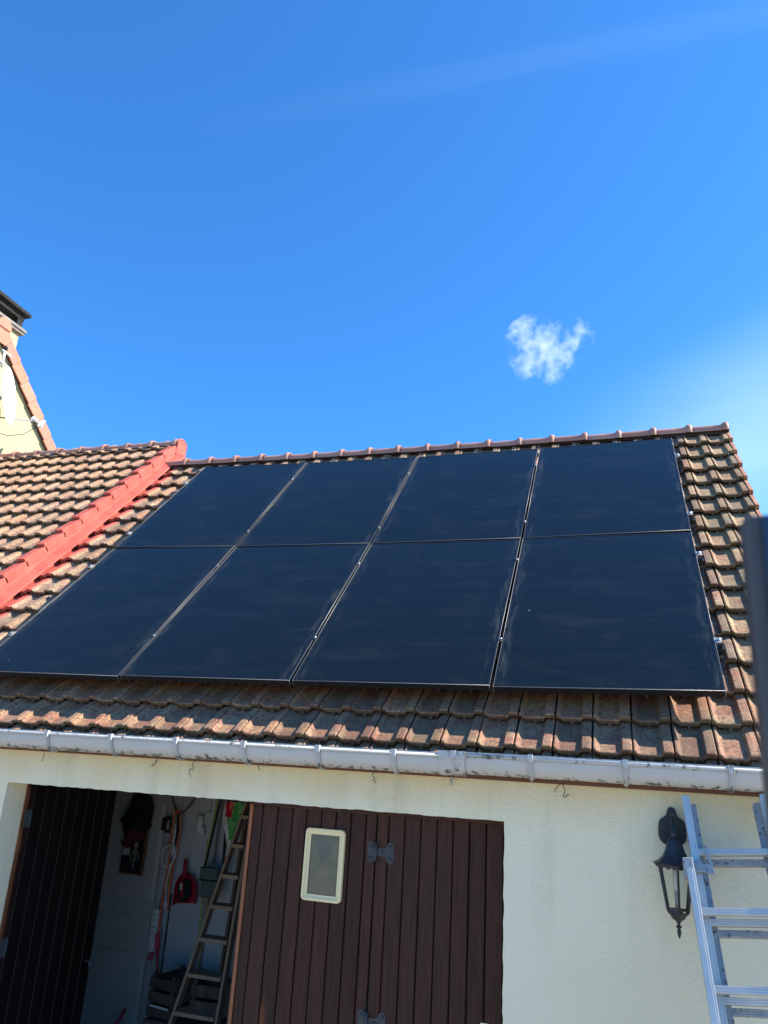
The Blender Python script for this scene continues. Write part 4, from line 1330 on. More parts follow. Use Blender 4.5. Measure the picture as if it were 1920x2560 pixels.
RT_, RB_, ZT_, ZB_ = .074, .045, -.772, -.948
mb = MB()
for k in range(6):
    a = PH6 + k * R(60)
    ca, sa = math.cos(a), math.sin(a)
    mb.beam((LX + RT_ * ca, LY + RT_ * sa, ZT_), (LX + RB_ * ca, LY + RB_ * sa, ZB_), .007, .009, (ca, sa, 0))
    a1 = a + R(60)
    mb.beam((LX + RB_ * ca, LY + RB_ * sa, ZB_ + .002), (LX + RB_ * math.cos(a1), LY + RB_ * math.sin(a1), ZB_ + .002), .006, .012, (ca, sa, 0))
    mb.beam((LX + RT_ * ca, LY + RT_ * sa, ZT_ - .002), (LX + RT_ * math.cos(a1), LY + RT_ * math.sin(a1), ZT_ - .002), .006, .008, (ca, sa, 0))
mb.build('cage', LAMPB, lam)
mb = MB()
for k in range(6):
    a = PH6 + k * R(60); a1 = a + R(60)
    vs_ = [(LX + RT_ * .97 * math.cos(a), LY + RT_ * .97 * math.sin(a), ZT_), (LX + RT_ * .97 * math.cos(a1), LY + RT_ * .97 * math.sin(a1), ZT_),
           (LX + RB_ * .97 * math.cos(a1), LY + RB_ * .97 * math.sin(a1), ZB_), (LX + RB_ * .97 * math.cos(a), LY + RB_ * .97 * math.sin(a), ZB_)]
    mb.add(vs_, [(0, 1, 2, 3)])
lgm = bpy.data.materials.new('thin_glass'); lgm.use_nodes = True
tt = lgm.node_tree; tt.nodes.clear()
o1 = tt.nodes.new('ShaderNodeOutputMaterial'); tr = tt.nodes.new('ShaderNodeBsdfTransparent'); gl_ = tt.nodes.new('ShaderNodeBsdfGlossy')
gl_.inputs['Roughness'].default_value = 0.05; tr.inputs['Color'].default_value = (.93, .96, .94, 1)
fr_ = tt.nodes.new('ShaderNodeFresnel'); fr_.inputs['IOR'].default_value = 1.5
ms = tt.nodes.new('ShaderNodeMixShader')
tt.links.new(fr_.outputs[0], ms.inputs[0]); tt.links.new(tr.outputs[0], ms.inputs[1]); tt.links.new(gl_.outputs[0], ms.inputs[2]); tt.links.new(ms.outputs[0], o1.inputs[0])
mb.build('panes', lgm, lam)
mb = MB()
mb.lathe([(.043, -.944), (.045, -.950), (.040, -.958), (.031, -.966), (.026, -.976), (.013, -.984), (.007, -.992), (.006, -1.0), (.011, -1.004), (.012, -1.008), (.007, -1.012), (.007, -1.018), (.009, -1.026), (.006, -1.040), (.001, -1.052)], (LX, LY, 0), 12, smooth=True)
mb.build('finial', LAMPB, lam)
mb = MB()
mb.lathe([(.010, -.775), (.011, -.86), (.010, -.868), (.002, -.872)], (LX, LY, 0), 12)
mb.lathe([(.0095, -.866), (.0095, -.944)], (LX, LY, 0), 12, 1)
mb.build('bulb', [WHITEPL, GREYMET], lam)

# ------------------------------------------------------------------ aluminium ladder (three nested sections)
O = Vector((-0.247, -0.262, -0.505))
D = Vector((0.069, -0.28, -0.787)).normalized()
Rg = Vector((1, 0, 0.088)); Rg = (Rg - D * Rg.dot(D)).normalized()
Nn = D.cross(Rg).normalized()
if Nn.y > 0: Nn = -Nn            # points to the viewer
lad = empty('extension_ladder', O + D * 2.4, 'three-part aluminium extension ladder leaning on the wall right of the lantern', 'ladder')
LEN = 2.44


def lp(s_, r_, n_): return O + D * s_ + Rg * r_ + Nn * n_


def section(name, s0, s1, r0, r1, n0, dep, rungs, m_, wst=.023):
    mb = MB()
    for r_ in (r0 + wst / 2, r1 - wst / 2):
        mb.beam(lp(s0, r_, n0), lp(s1, r_, n0), wst, dep, Rg)
        # rolled lips of the channel
        sgn_ = 1 if r_ < (r0 + r1) / 2 else -1
        for e_ in (-1, 1):
            mb.beam(lp(s0 + .001, r_ + sgn_ * (wst / 2 + .004), n0 + e_ * (dep / 2 - .003)), lp(s1, r_ + sgn_ * (wst / 2 + .004), n0 + e_ * (dep / 2 - .003)), .008, .004, Rg)
    o_ = mb.build(name, m_, lad, bevel=.0025)
    for i, s_ in enumerate(rungs):
        mr = MB()
        mr.beam(lp(s_, r0 + wst, n0 + .002), lp(s_, r1 - wst, n0 + .002), .026, .028, D)
        for e_ in (-.009, 0, .009):
            mr.beam(lp(s_ + e_, r0 + wst + .001, n0 + .0178), lp(s_ + e_, r1 - wst - .001, n0 + .0178), .004, .0015, D)
        mr.build('rung', m_, lad, bevel=.002)
    return o_


section('upper_stiles', 0.0, LEN, 0.0, 0.345, 0.030, .050, [.232 + .265 * i for i in range(8)], ALU)
section('front_stiles', 0.315, LEN, -.030, 0.375, 0.088, .055, [.470 + .265 * i for i in range(7)], ALU)
section('rear_stiles', 0.020, LEN, 0.026, 0.319, -.020, .040, [.262 + .265 * i for i in range(8)], ALUD)
mb = MB()     # cast guide hook where the sections meet
mb.beam(lp(.27, -.020, .080), lp(.345, -.020, .080), .040, .062, Rg)
mb.beam(lp(.275, .005, .070), lp(.320, .012, .070), .055, .012, Rg)
mb.prism([(0, 0), (.075, .0), (.075, .045), (.0, .02)], Matrix(((Rg.x, D.x, Nn.x, lp(.285, .0, .062).x), (Rg.y, D.y, Nn.y, lp(.285, .0, .062).y), (Rg.z, D.z, Nn.z, lp(.285, .0, .062).z), (0, 0, 0, 1))), .010)
mb.beam(lp(.215, .060, .066), lp(.29, .070, .066), .012, .010, Rg)
mb.build('guide_hook', ALUD, lad, bevel=.003)

# ------------------------------------------------------------------ near gate post, out of focus
PX, PY = -0.3710, -3.530
gp = empty('gate_post', (PX + .05, PY + .05, GZ), 'out-of-focus dark grey post close to the camera at the right edge', 'post')
mb = MB()
mb.box((PX, PY + .003, GZ), (PX + .10, PY + .034, -0.252))
mb.build('post', POST, gp, bevel=.002)
mb = MB()
mb.box((PX + .0105, PY - .004, GZ), (PX + .13, PY + .0025, -0.254))
mb.build('face_plate', GLOSSBLUE, gp, bevel=.002)

# ------------------------------------------------------------------ tie wires under the gutter
WL = [
    ('thin faded wire end hanging above the left end of the door opening', [(-3.716, -.205, -.480), (-3.713, -.212, -.505), (-3.720, -.21, -.530)]),
    ('small rusty wire loop hanging above the open door leaf', [(-2.962, -.208, -.475), (-2.958, -.214, -.492), (-2.968, -.214, -.508), (-2.985, -.213, -.514), (-2.975, -.213, -.500), (-2.962, -.211, -.484), (-2.96, -.21, -.476)]),
    ('long twisted rusty wire hanging below the fourth visible gutter bracket', [(-2.726, -.208, -.474), (-2.734, -.214, -.492), (-2.722, -.214, -.508), (-2.728, -.213, -.522), (-2.742, -.213, -.515), (-2.743, -.214, -.535), (-2.732, -.213, -.556)]),
    ('twisted black wire hanging over the strap hinge side of the wall', [(-1.694, -.208, -.470), (-1.703, -.213, -.486), (-1.690, -.213, -.500), (-1.696, -.212, -.51), (-1.682, -.212, -.524)]),
    ('long hooked wire on the plain wall left of the lantern', [(-.803, -.206, -.512), (-.792, -.208, -.488), (-.768, -.208, -.470), (-.760, -.208, -.485), (-.755, -.21, -.505), (-.763, -.212, -.526), (-.745, -.212, -.526), (-.750, -.212, -.518), (-.733, -.212, -.519)]),
    ('short wire tail curling from the fascia near the third door board', [(-2.345, -.207, -.474), (-2.338, -.212, -.484), (-2.330, -.212, -.500)]),
]
for lb, pts_ in WL:
    mb = MB()
    P_ = [Vector(p_) for p_ in pts_]
    fine = []
    for i in range(len(P_) - 1):
        a, b, c_, d_ = P_[max(i - 1, 0)], P_[i], P_[i + 1], P_[min(i + 2, len(P_) - 1)]
        for q in range(5):
            t_ = q / 5
            fine.append(0.5 * ((2 * b) + (c_ - a) * t_ + (2 * a - 5 * b + 4 * c_ - d_) * t_ * t_ + (3 * b - a - 3 * c_ + d_) * t_ ** 3))
    fine.append(P_[-1])
    mb.tube(fine, .0017, 6)
    tag(mb.build('tie_wire', WIRE), lb, 'wire', 'loose wires hanging below the gutter')
mb = MB()
for i in range(3):
    mb.tube([(-1.297 + .006 * math.cos(a), -.21, -.478 - i * .012 + .008 * math.sin(a)) for a in [R(40 * q) for q in range(9)]], .002, 6, closed=True)
tag(mb.build('chain', GREYMET), 'short chain end hanging under the gutter joint', 'chain')


# ------------------------------------------------------------------ things inside the garage
def spline(P_, k=6):
    P_ = [Vector(p_) for p_ in P_]
    fine = []
    for i in range(len(P_) - 1):
        a, b, c_, d_ = P_[max(i - 1, 0)], P_[i], P_[i + 1], P_[min(i + 2, len(P_) - 1)]
        for q in range(k):
            t_ = q / k
            fine.append(0.5 * ((2 * b) + (c_ - a) * t_ + (2 * a - 5 * b + 4 * c_ - d_) * t_ * t_ + (3 * b - a - 3 * c_ + d_) * t_ ** 3))
    fine.append(P_[-1])
    return fine


def blob(mb, cen, rx, ry, rz, seed=0, amp=.15, mi=0, n=14, m=20):
    vs_ = []
    for i in range(n + 1):
        th_ = math.pi * i / n
        for j in range(m):
            a = 2 * math.pi * j / m
            d_ = Vector((math.sin(th_) * math.cos(a), math.sin(th_) * math.sin(a), math.cos(th_)))
            k_ = 1 + amp * noise.noise(d_ * 2.2 + Vector((seed, seed * 2, 0)))
            vs_.append((cen[0] + d_.x * rx * k_, cen[1] + d_.y * ry * k_, cen[2] + d_.z * rz * k_))
    fs = [(i * m + j, i * m + (j + 1) % m, (i + 1) * m + (j + 1) % m, (i + 1) * m + j) for i in range(n) for j in range(m)]
    mb.add(vs_, fs, mi, True)


# hats hanging on the inner door
mb = MB()
blob(mb, (-4.53, 2.13, -.88), .105, .075, .10, 3, .35); blob(mb, (-4.54, 2.10, -1.01), .125, .085, .12, 5, .30)
mb.tube([(-4.66, 2.05, -1.0), (-4.55, 2.0, -1.05), (-4.43, 2.06, -1.02)], .018, 8)
tag(mb.build('hat', CAPDARK), 'dark shapeless hat hanging at the top of the white inner door', 'hat')
mb = MB()
blob(mb, (-4.53, 2.08, -1.115), .085, .06, .06, 8, .2)
vs_ = []
for i in range(9):
    a = math.pi * i / 8
    vs_ += [(-4.53 + math.cos(a) * .075, 2.06, -1.14), (-4.53 + math.cos(a) * .068, 1.99 + .0 * i, -1.16 - math.sin(a) * .055)]
mb.add(vs_, [(2 * i, 2 * i + 1, 2 * i + 3, 2 * i + 2) for i in range(8)], 0, True)
tag(mb.build('cap', CAPRED), 'dark red peaked cap hanging below the dark hat', 'cap')
# framed picture
rt = empty('picture', (-4.57, 2.19, -1.43), 'dark framed picture with a pale jointed figure on the inner door', 'picture')
mb = MB(); mb.box((-4.680, 2.155, -1.435), (-4.455, 2.170, -1.06), 0); mb.build('backing', PICT, rt)
mb = MB(); mb.box((-4.467, 2.148, -1.437), (-4.452, 2.154, -1.06)); mb.box((-4.68, 2.148, -1.437), (-4.468, 2.154, -1.425)); mb.build('frame', WOODRAW, rt)
mb = MB()
blob(mb, (-4.548, 2.150, -1.20), .022, .004, .03, 1, .1); mb.box((-4.554, 2.149, -1.30), (-4.542, 2.153, -1.225))
for z_ in (-1.245, -1.262, -1.28): mb.box((-4.572, 2.149, z_ - .003), (-4.524, 2.153, z_ + .003))
mb.box((-4.56, 2.149, -1.33), (-4.535, 2.153, -1.305)); mb.box((-4.556, 2.149, -1.395), (-4.548, 2.153, -1.335))
mb.tube([(-4.572, 2.151, -1.25), (-4.59, 2.151, -1.30), (-4.575, 2.151, -1.345)], .004, 6); mb.tube([(-4.524, 2.151, -1.25), (-4.51, 2.151, -1.31)], .004, 6)
mb.build('figure', PICW, rt)
mb = MB(); mb.box((-4.672, 2.150, -1.29), (-4.605, 2.1545, -1.09)); mb.build('white_patch', WHITEDOOR, rt)
# small photographs on the trim
for (x0, x1, z0, z1, lb) in ((-4.338, -4.302, -1.07, -.97, 'small dark photo card pinned left of the horse photo'), (-4.300, -4.246, -1.085, -.955, 'small dark photo card with a pale horse head')):
    mb = MB(); mb.box((x0, 2.166, z0), (x1, 2.169, z1), 0)
    if x0 > -4.301:
        mb.prism([(-4.285, -1.06), (-4.262, -1.062), (-4.258, -1.03), (-4.265, -.985), (-4.272, -.975), (-4.282, -1.0), (-4.290, -1.035)], Matrix.Translation((0, 2.1655, 0)) @ XZ, .002, 1)
    tag(mb.build('photo_card', [PICT, PICW]), lb, 'photo', 'photo cards on the door trim')
# orange cord loop
P_ = [(-4.125, 2.09, -1.66), (-4.135, 2.09, -1.45), (-4.118, 2.09, -1.25), (-4.105, 2.09, -1.08), (-4.118, 2.09, -.94), (-4.15, 2.09, -.895), (-4.178, 2.09, -.94), (-4.182, 2.09, -1.15), (-4.176, 2.09, -1.35), (-4.185, 2.09, -1.62), (-4.172, 2.09, -1.85), (-4.15, 2.09, -2.05), (-4.13, 2.09, -2.12)]
mb = MB(); mb.tube(spline(P_), .0075, 8); mb.tube(spline([(-4.225, 2.1, -.90), (-4.20, 2.1, -.905), (-4.15, 2.08, -.90), (-4.14, 2.08, -.93)]), .005, 6)
tag(mb.build('cord', ORCORD), 'orange cord hung in a long narrow loop beside the door trim', 'cord')
P_ = [(-4.145, 2.07, -1.17), (-4.19, 2.07, -1.175), (-4.238, 2.07, -1.23), (-4.225, 2.07, -1.31), (-4.165, 2.07, -1.335), (-4.115, 2.07, -1.27), (-4.110, 2.07, -1.20), (-4.140, 2.07, -1.165), (-4.118, 2.07, -1.25), (-4.15, 2.07, -1.38), (-4.158, 2.07, -1.48), (-4.140, 2.07, -1.60)]
mb = MB(); mb.tube(spline(P_), .005, 7); blob(mb, (-4.140, 2.07, -1.615), .018, .015, .026, 2, .05)
mb.tube(spline([(-4.16, 2.065, -1.17), (-4.185, 2.065, -1.35), (-4.20, 2.065, -1.55), (-4.213, 2.07, -1.655)]), .004, 6)
tag(mb.build('cable', WHITEPL), 'coiled white cable with a round plug hanging over the orange cord', 'cable')
mb = MB()
mb.tube(spline([(-4.263, 2.12, -.74), (-4.215, 2.11, -.84), (-4.163, 2.10, -.905), (-4.135, 2.08, -.925), (-4.105, 2.09, -.91), (-4.05, 2.1, -.85), (-3.99, 2.12, -.74)]), .006, 7)
mb.tube([(-4.14, 2.08, -.92), (-4.12, 2.08, -1.05), (-4.13, 2.08, -1.15)], .009, 7)
mb.box((-4.240, 2.085, -1.152), (-4.190, 2.09, -1.148)); mb.box((-4.240, 2.085, -1.172), (-4.190, 2.09, -1.168)); mb.box((-4.240, 2.085, -1.172), (-4.237, 2.09, -1.148))
tag(mb.build('strap', BLACKCL), 'black strap slung in a V from the ceiling above the orange cord', 'strap')
mb = MB()
mb.tube([(-4.16, 2.095, -1.0), (-4.155, 2.095, -1.25)], .012, 8); mb.tube([(-4.155, 2.10, -1.3), (-4.165, 2.10, -1.48)], .014, 8, 1)
tag(mb.build('broom_handle', [WHITEPL, YGREEN]), 'pale stick hanging inside the orange cord loop', 'stick')
# power strip
rt = empty('power_strip', (-4.213, 2.08, -1.965), 'white multi-socket power strip hanging vertically on the door trim', 'power strip')
Xs = Matrix.Translation((-4.213, 2.075, -1.81))
mb = MB(); mb.box((-.026, -.02, -.155), (.026, .02, .155), 0, X=Xs); mb.build('casing', WHITEPL, rt, bevel=.004)
for i in range(4):
    mb = MB(); c_ = Xs @ Vector((0, -.0205, .115 - i * .045))
    mb.lathe([(.020, 0), (.020, .0015), (.017, .002)], c_, 16, 0, X=Matrix.Rotation(R(90), 3, 'X'))
    for s_ in (-1, 1): mb.lathe([(.0035, 0), (.0035, .003)], c_ + Vector((s_ * .008, -.0, .003 * s_)), 8, 1, X=Matrix.Rotation(R(90), 3, 'X'))
    mb.lathe([(.003, 0), (.003, .006)], c_ + Vector((0, 0, .009)), 8, 1, X=Matrix.Rotation(R(90), 3, 'X'))
    mb.build('socket', [WHITEPL, BLACKGAP], rt)
for i in range(3):
    for s_ in (-1, 1):
        mb = MB(); c_ = Xs @ Vector((s_ * .011, -.0205, -.062 - i * .032))
        mb.lathe([(.010, 0), (.010, .0015), (.008, .002)], c_, 10, 0, X=Matrix.Rotation(R(90), 3, 'X'))
        mb.lathe([(.003, 0), (.003, .003)], c_, 8, 1, X=Matrix.Rotation(R(90), 3, 'X'))
        mb.build('socket', [WHITEPL, BLACKGAP], rt)
mb = MB()
mb.tube([(-4.163, 2.05, -1.830), (-4.150, 2.05, -1.940)], .020, 12); mb.tube([(-4.148, 2.05, -1.94), (-4.122, 2.05, -2.13)], .008, 8)
tag(mb.build('lead', PINK), 'pink rubber coupling and lead hanging just right of the power strip', 'cord')
mb = MB(); mb.tube([(-4.200, 2.07, -1.970), (-4.216, 2.07, -2.02)], [.017, .019], 12)
tag(mb.build('plug', PINK), 'pink rubber plug hanging below the power strip', 'plug')
# dustpan and brush
rt = empty('dustpan', (-4.0, 2.15, -1.62), 'red dustpan hanging on the inner wall', 'dustpan')
mb = MB()
for (y_, sc) in ((2.150, 1.0),):
    o_ = [(-.10, -.135), (.105, -.115), (.105, .02), (.08, .075), (.035, .115), (-.015, .125), (-.06, .100), (-.095, .03)]
    cen = Vector((-4.0, 0, -1.49))
    back_ = [(cen.x + u * .86, 2.165, cen.z + v * .9) for u, v in o_]
    fr2 = [(cen.x + u, 2.105, cen.z + v) for u, v in o_]
    n8 = len(o_)
    mb.add(back_, [tuple(range(n8))]); mb.add(back_ + fr2, [(k, (k + 1) % n8, n8 + (k + 1) % n8, n8 + k) for k in range(1, n8)])
mb.build('pan', REDPL, rt, fixn=False)
mb = MB(); mb.tube([(-4.008, 2.10, -1.40), (-4.02, 2.10, -1.34), (-4.028, 2.11, -1.265)], [.020, .016, .014], 10)
mb.build('handle', REDPL, rt)
rt = empty('hand_brush', (-4.01, 2.09, -1.6), 'black bristled hand brush with red back clipped into the red dustpan', 'brush')
mb = MB(); blob(mb, (-4.005, 2.11, -1.505), .058, .03, .085, 4, .15); mb.build('bristles', BRUSH, rt)
mb = MB(); mb.tube([(-4.012, 2.075, -1.43), (-4.008, 2.07, -1.48), (-4.0, 2.072, -1.545)], [.012, .017, .012], 10); mb.build('handle', REDPL, rt)
mb = MB(); mb.box((-4.018, 2.050, -1.49), (-3.996, 2.054, -1.44)); mb.build('tag_sticker', WHITEDOOR, rt)
# switch box and hanging bulb holder
rt = empty('switch_box', (-3.97, 2.17, -1.06), 'white surface switch box with cable clipped to the inner wall', 'switch')
mb = MB(); mb.tube([(-3.972, 2.17, -.925), (-3.970, 2.17, -1.065)], .030, 14); mb.build('casing', WHITEPL, rt)
mb = MB(); mb.box((-3.945, 2.145, -1.07), (-3.918, 2.19, -1.012)); mb.build('outlet', WHITEPL, rt, bevel=.004)
mb = MB(); mb.tube(spline([(-3.965, 2.18, -.925), (-3.955, 2.18, -.80), (-3.93, 2.18, -.775), (-3.90, 2.18, -.80), (-3.893, 2.18, -.88)]), .004, 6); mb.build('cable', WHITEPL, rt)
mb = MB(); blob(mb, (-3.892, 2.165, -.905), .018, .018, .022, 1, .0)
tag(mb.build('pendant_plug', WHITEPL), 'round white plug dangling beside the switch box', 'plug')
# long bag, satchel and straps
mb = MB()
mb.beam((-3.80, 2.12, -.72), (-3.815, 2.10, -1.29), .085, .012, (1, 0, 0)); mb.beam((-3.79, 2.10, -.72), (-3.82, 2.09, -1.20), .018, .014, (1, 0, 0), 1)
mb.beam((-3.84, 2.10, -1.1), (-3.81, 2.10, -1.9), .018, .01, (1, 0, 0), 1)
tag(mb.build('rod_bag', [INWALL, YGREEN]), 'pale long bag with a yellow-green strip hanging behind the satchel', 'bag')
mb = MB()
mb.beam((-3.715, 2.03, -.70), (-3.785, 2.0, -1.30), .020, .004, (1, 0, 0)); mb.beam((-3.665, 2.04, -.70), (-3.625, 2.02, -1.34), .030, .004, (1, 0, 0))
bagstrap = mb
rt = empty('satchel', (-3.72, 2.02, -1.51), 'grey-green canvas shoulder bag hanging on its long black strap', 'bag')
bagstrap.build('strap', BLACKCL, rt)
mb = MB(); mb.box((-3.790, 1.96, -1.515), (-3.640, 2.03, -1.30)); mb.build('body', SATCH, rt, bevel=.015)
mb = MB(); mb.box((-3.793, 1.945, -1.375), (-3.637, 1.958, -1.29)); mb.box((-3.793, 1.94, -1.390), (-3.637, 1.96, -1.376), 1); mb.tube([(-3.785, 1.945, -1.295), (-3.71, 1.94, -1.283), (-3.645, 1.945, -1.29)], .006, 6, 1)
mb.build('flap', [SATCH, BLACKCL], rt, bevel=.003)
# crumpled plastic sack
rt = empty('plastic_sack', (-3.53, 1.9, -1.08), 'crumpled green, white and red plastic sack behind the wooden step ladder', 'bag')
mb = MB()
vs_ = []
uu_, vv_ = 14, 16
sh_ = [(-.78, -3.60, -3.44), (-.87, -3.61, -3.43), (-.97, -3.60, -3.44), (-1.05, -3.565, -3.46), (-1.12, -3.545, -3.48), (-1.2, -3.54, -3.50)]
for side in (0, 1):
    for j in range(vv_ + 1):
        t_ = j / vv_ * (len(sh_) - 1); i0 = min(int(t_), len(sh_) - 2); f_ = t_ - i0
        z_ = sh_[i0][0] * (1 - f_) + sh_[i0 + 1][0] * f_; xa = sh_[i0][1] * (1 - f_) + sh_[i0 + 1][1] * f_; xb = sh_[i0][2] * (1 - f_) + sh_[i0 + 1][2] * f_
        for i in range(uu_ + 1):
            u = i / uu_
            bulge = .045 * math.sin(math.pi * u) * (1 if side == 0 else -1)
            x_ = xa + (xb - xa) * u
            vs_.append((x_, 1.88 - bulge + .02 * noise.noise(Vector((x_ * 22, side * 5, z_ * 18))), z_))
W_ = uu_ + 1
for side in (0, 1):
    o_ = side * W_ * (vv_ + 1)
    for j in range(vv_):
        for i in range(uu_):
            u = i / uu_; zz = j / vv_
            if zz < .22 and u > .12 and u < .55: mi = 2
            elif u + zz * .35 > .30 + .55 * zz and zz < .62: mi = 0
            elif zz > .88: mi = 2
            else: mi = 1
            mb.add([vs_[o_ + j * W_ + i], vs_[o_ + j * W_ + i + 1], vs_[o_ + (j + 1) * W_ + i + 1], vs_[o_ + (j + 1) * W_ + i]], [(0, 1, 2, 3)], mi, True)
mb.build('film', [GREENPL, WHITEBAG, REDPL2], rt)
mb = MB(); mb.tube([(-3.80, 2.15, -1.5), (-3.835, 2.15, -2.75)], .010, 8)
tag(mb.build('cane', BAMBOO), 'thin bamboo cane standing against the inner wall behind the step ladder', 'cane')

# wooden step ladder
sl2 = empty('step_ladder', (-3.3, 1.2, GZ + .03), 'old grey wooden step ladder standing just inside the open doorway', 'ladder')
TL, BL = Vector((-3.146, 1.38, -.70)), Vector((-3.555, 1.05, GZ + .03))
TRr, BRr = Vector((-3.095, 1.38, -.70)), Vector((-3.10, 1.05, GZ + .03))


def lerpz(a, b, z_):
    t_ = (z_ - a.z) / (b.z - a.z); return a.lerp(b, t_)


for a, b in ((TL, BL), (TRr, BRr)):
    mb = MB(); mb.beam(a, b, .020, .060, (1, 0, 0), 0, (1, 1, 1)); mb.build('rail', WOODOLD, sl2, bevel=.002)
for z_ in (-.845, -1.038, -1.236, -1.430, -1.632, -1.845, -2.066, -2.29, -2.52):
    a = lerpz(TL, BL, z_); b = lerpz(TRr, BRr, z_)
    mb = MB(); mb.box((a.x + .008, a.y - .05, z_ - .012), (b.x - .010, a.y + .07, z_ + .012), 0, (random.uniform(.9, 1.3),) * 3)
    mb.box((a.x + .012, a.y - .01, z_ - .03), (a.x + .02, a.y + .01, z_ - .0125), 0)
    mb.build('step', WOODOLD, sl2, bevel=.002)
mb = MB()
mb.beam((-3.18, 1.45, -.72), (-3.56, 1.95, GZ + .03), .022, .05, (1, 0, 0), 0, (.5, .5, .5)); mb.beam((-3.07, 1.45, -.72), (-3.12, 1.95, GZ + .03), .022, .05, (1, 0, 0), 0, (.5, .5, .5))
mb.build('rear_frame', WOODOLD, sl2)
# small bottle-white item seen between steps
mb = MB(); mb.lathe([(.012, 0), (.013, .02), (.013, .13), (.006, .15)], (-3.30, 1.9, -1.52), 10)
tag(mb.build('bottle', WHITEDOOR), 'slim white bottle standing behind the step ladder', 'bottle')
mb = MB(); mb.box((-3.42, 1.85, -1.54), (-3.10, 2.19, -1.522))
tag(mb.build('shelf', WOODCRATE), 'dark shelf board behind the step ladder carrying the white bottle', 'shelf')


# slatted crates
def crate(cx, cy, cz, wx, wy, wz, ang, label, rows=3, strip=False):
    rt = empty('crate', (cx, cy, cz), label, 'crate')
    X = Matrix.Translation((cx, cy, cz)) @ Matrix.Rotation(ang, 4, 'Z')
    mb = MB()
    hh = wz / rows
    for r_ in range(rows):
        z0 = r_ * hh + .004; z1 = (r_ + 1) * hh - .018
        for s_ in (-1, 1):
            mb.box((-wx / 2, s_ * wy / 2 - .006, z0), (wx / 2, s_ * wy / 2 + .006, z1), 0, (random.uniform(.7, 1.2),) * 3, X=X)
            mb.box((s_ * wx / 2 - .006, -wy / 2 + .0065, z0), (s_ * wx / 2 + .006, wy / 2 - .0065, z1), 0, (random.uniform(.7, 1.2),) * 3, X=X)
    for sx in (-1, 1):
        for sy in (-1, 1):
            mb.box((sx * (wx / 2 - .022) - .014, sy * (wy / 2 - .021) - .014, 0), (sx * (wx / 2 - .022) + .014, sy * (wy / 2 - .021) + .014, wz + .01), 0, X=X)
    mb.box((-wx / 2 + .01, -wy / 2 + .01, .0), (wx / 2 - .01, wy / 2 - .01, .003), 0, (.5, .5, .5), X=X)
    mb.build('slats', WOODCRATE, rt, bevel=.001)
    if strip:
        mb = MB(); mb.box((-wx / 2 + .03, -wy / 2 - .0095, hh * 1 - .026), (wx / 2 - .03, -wy / 2 - .0065, hh * 1 - .012), 0, X=X); mb.build('label_strip', WHITEPL, rt)
    return rt


crate(-3.80, 1.83, -2.285, .24, .34, .27, R(-12), 'dark slatted wooden crate with a pale strip, left of the step ladder', strip=True)
crate(-3.42, 1.75, -2.20, .30, .26, .20, R(4), 'dark slatted wooden crate seen through the step ladder', rows=2)
# bench the crates stand on
bn = empty('bench', (-3.6, 1.8, GZ + .03), 'low white bench under the dark wooden crates', 'bench')
mb = MB(); mb.box((-3.93, 1.62, -2.315), (-3.2, 2.12, -2.29)); mb.build('bench_top', WOODCRATE, bn)
for x_ in (-3.89, -3.24):
    for y_ in (1.66, 2.08):
        mb = MB(); mb.box((x_ - .02, y_ - .02, GZ + .031), (x_ + .02, y_ + .02, -2.317)); mb.build('leg', INWALL, bn)
mb = MB(); blob(mb, (-3.70, 1.55, -2.50), .12, .09, .20, 3, .15)
tag(mb.build('jerrycan', REDPL2), 'bright red plastic container below the crate at the bottom edge', 'container')
mb = MB(); mb.tube([(-4.330, 2.0, -2.37), (-4.42, 1.98, -2.55), (-4.53, 1.95, GZ + .05)], .014, 10)
tag(mb.build('red_handle', REDPL), 'dark red stick leaning against the inner door at the bottom', 'stick')

# ------------------------------------------------------------------ the one small cloud
cdv = Vector((-0.076, 0.859, 0.507)).normalized()
DIST = 260.0
cc = cam.location + cdv * DIST
cr = cdv.cross(Vector((0, 0, 1))).normalized(); cu = cr.cross(cdv)
mb = MB()
blob(mb, (0, 0, 0), 16, 13, 7.5, 3, 0.0, n=12, m=18)
cl = mb.build('cloud', [])
cl.matrix_world = Matrix.Translation(cc) @ Matrix((cr, cu, -cdv)).transposed().to_4x4()
tag(cl, 'small ragged white cloud alone in the blue sky above the roof', 'cloud')
cm = bpy.data.materials.new('cloud_vapour'); cm.use_nodes = True
t = cm.node_tree; t.nodes.clear()
oo = t.nodes.new('ShaderNodeOutputMaterial'); pv = t.nodes.new('ShaderNodeVolumePrincipled')
pv.inputs['Color'].default_value = (1, 1, 1, 1); pv.inputs['Anisotropy'].default_value = 0.2
co = t.nodes.new('ShaderNodeTexCoord')
nw = t.nodes.new('ShaderNodeTexNoise'); nw.inputs['Scale'].default_value = .16; nw.inputs['Detail'].default_value = 3
t.links.new(co.outputs['Object'], nw.inputs['Vector'])
wsub = t.nodes.new('ShaderNodeVectorMath'); wsub.operation = 'MULTIPLY_ADD'
wsub.inputs[1].default_value = (9, 9, 9); t.links.new(nw.outputs['Color'], wsub.inputs[0])
t.links.new(co.outputs['Object'], wsub.inputs[2])
acc = None
K = DIST / 1923.0
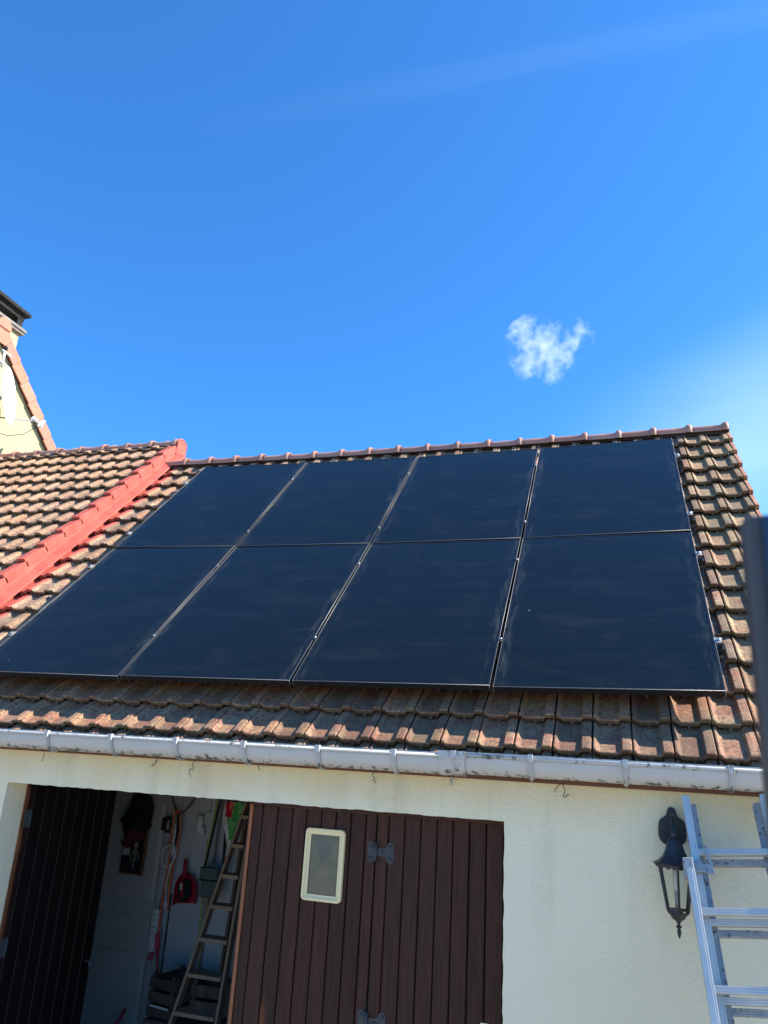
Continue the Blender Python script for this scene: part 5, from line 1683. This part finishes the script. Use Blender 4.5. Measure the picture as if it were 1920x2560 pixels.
for (px_, py_, r_) in ((1318, 815, 34), (1335, 850, 30), (1330, 900, 32), (1310, 912, 18), (1375, 860, 36), (1392, 835, 22), (1385, 890, 40), (1383, 930, 24), (1440, 862, 26), (1462, 838, 20), (1425, 890, 26)):
    ox, oy = (px_ - 1384) * K, -(py_ - 870) * K
    rot_ = 0.06
    ox, oy = ox * math.cos(rot_) - oy * math.sin(rot_), ox * math.sin(rot_) + oy * math.cos(rot_)
    dd_ = t.nodes.new('ShaderNodeVectorMath'); dd_.operation = 'DISTANCE'
    t.links.new(wsub.outputs[0], dd_.inputs[0]); dd_.inputs[1].default_value = (ox + 4.5, oy + 4.5, 4.5)
    mr_ = t.nodes.new('ShaderNodeMapRange'); mr_.interpolation_type = 'SMOOTHSTEP'
    mr_.inputs['From Min'].default_value = r_ * K * 2.05; mr_.inputs['From Max'].default_value = 0
    t.links.new(dd_.outputs['Value'], mr_.inputs['Value'])
    if acc is None: acc = mr_.outputs[0]
    else:
        a_ = t.nodes.new('ShaderNodeMath'); a_.operation = 'MAXIMUM'; t.links.new(acc, a_.inputs[0]); t.links.new(mr_.outputs[0], a_.inputs[1]); acc = a_.outputs[0]
nf = t.nodes.new('ShaderNodeTexNoise'); nf.inputs['Scale'].default_value = .38; nf.inputs['Detail'].default_value = 5; nf.inputs['Roughness'].default_value = .6
t.links.new(co.outputs['Object'], nf.inputs['Vector'])
s_ = t.nodes.new('ShaderNodeMath'); s_.operation = 'MULTIPLY_ADD'; s_.inputs[1].default_value = 2.6; t.links.new(nf.outputs['Fac'], s_.inputs[0]); t.links.new(acc, s_.inputs[2])
mr_ = t.nodes.new('ShaderNodeMapRange'); mr_.inputs['From Min'].default_value = 1.72; mr_.inputs['From Max'].default_value = 2.9
mr_.inputs['To Max'].default_value = 0.12
t.links.new(s_.outputs[0], mr_.inputs['Value'])
gt = t.nodes.new('ShaderNodeMath'); gt.operation = 'GREATER_THAN'; gt.inputs[1].default_value = .02; t.links.new(acc, gt.inputs[0])
m2_ = t.nodes.new('ShaderNodeMath'); m2_.operation = 'MULTIPLY'; t.links.new(mr_.outputs[0], m2_.inputs[0]); t.links.new(gt.outputs[0], m2_.inputs[1])
t.links.new(m2_.outputs[0], pv.inputs['Density']); t.links.new(pv.outputs[0], oo.inputs['Volume'])
cl.data.materials.append(cm)
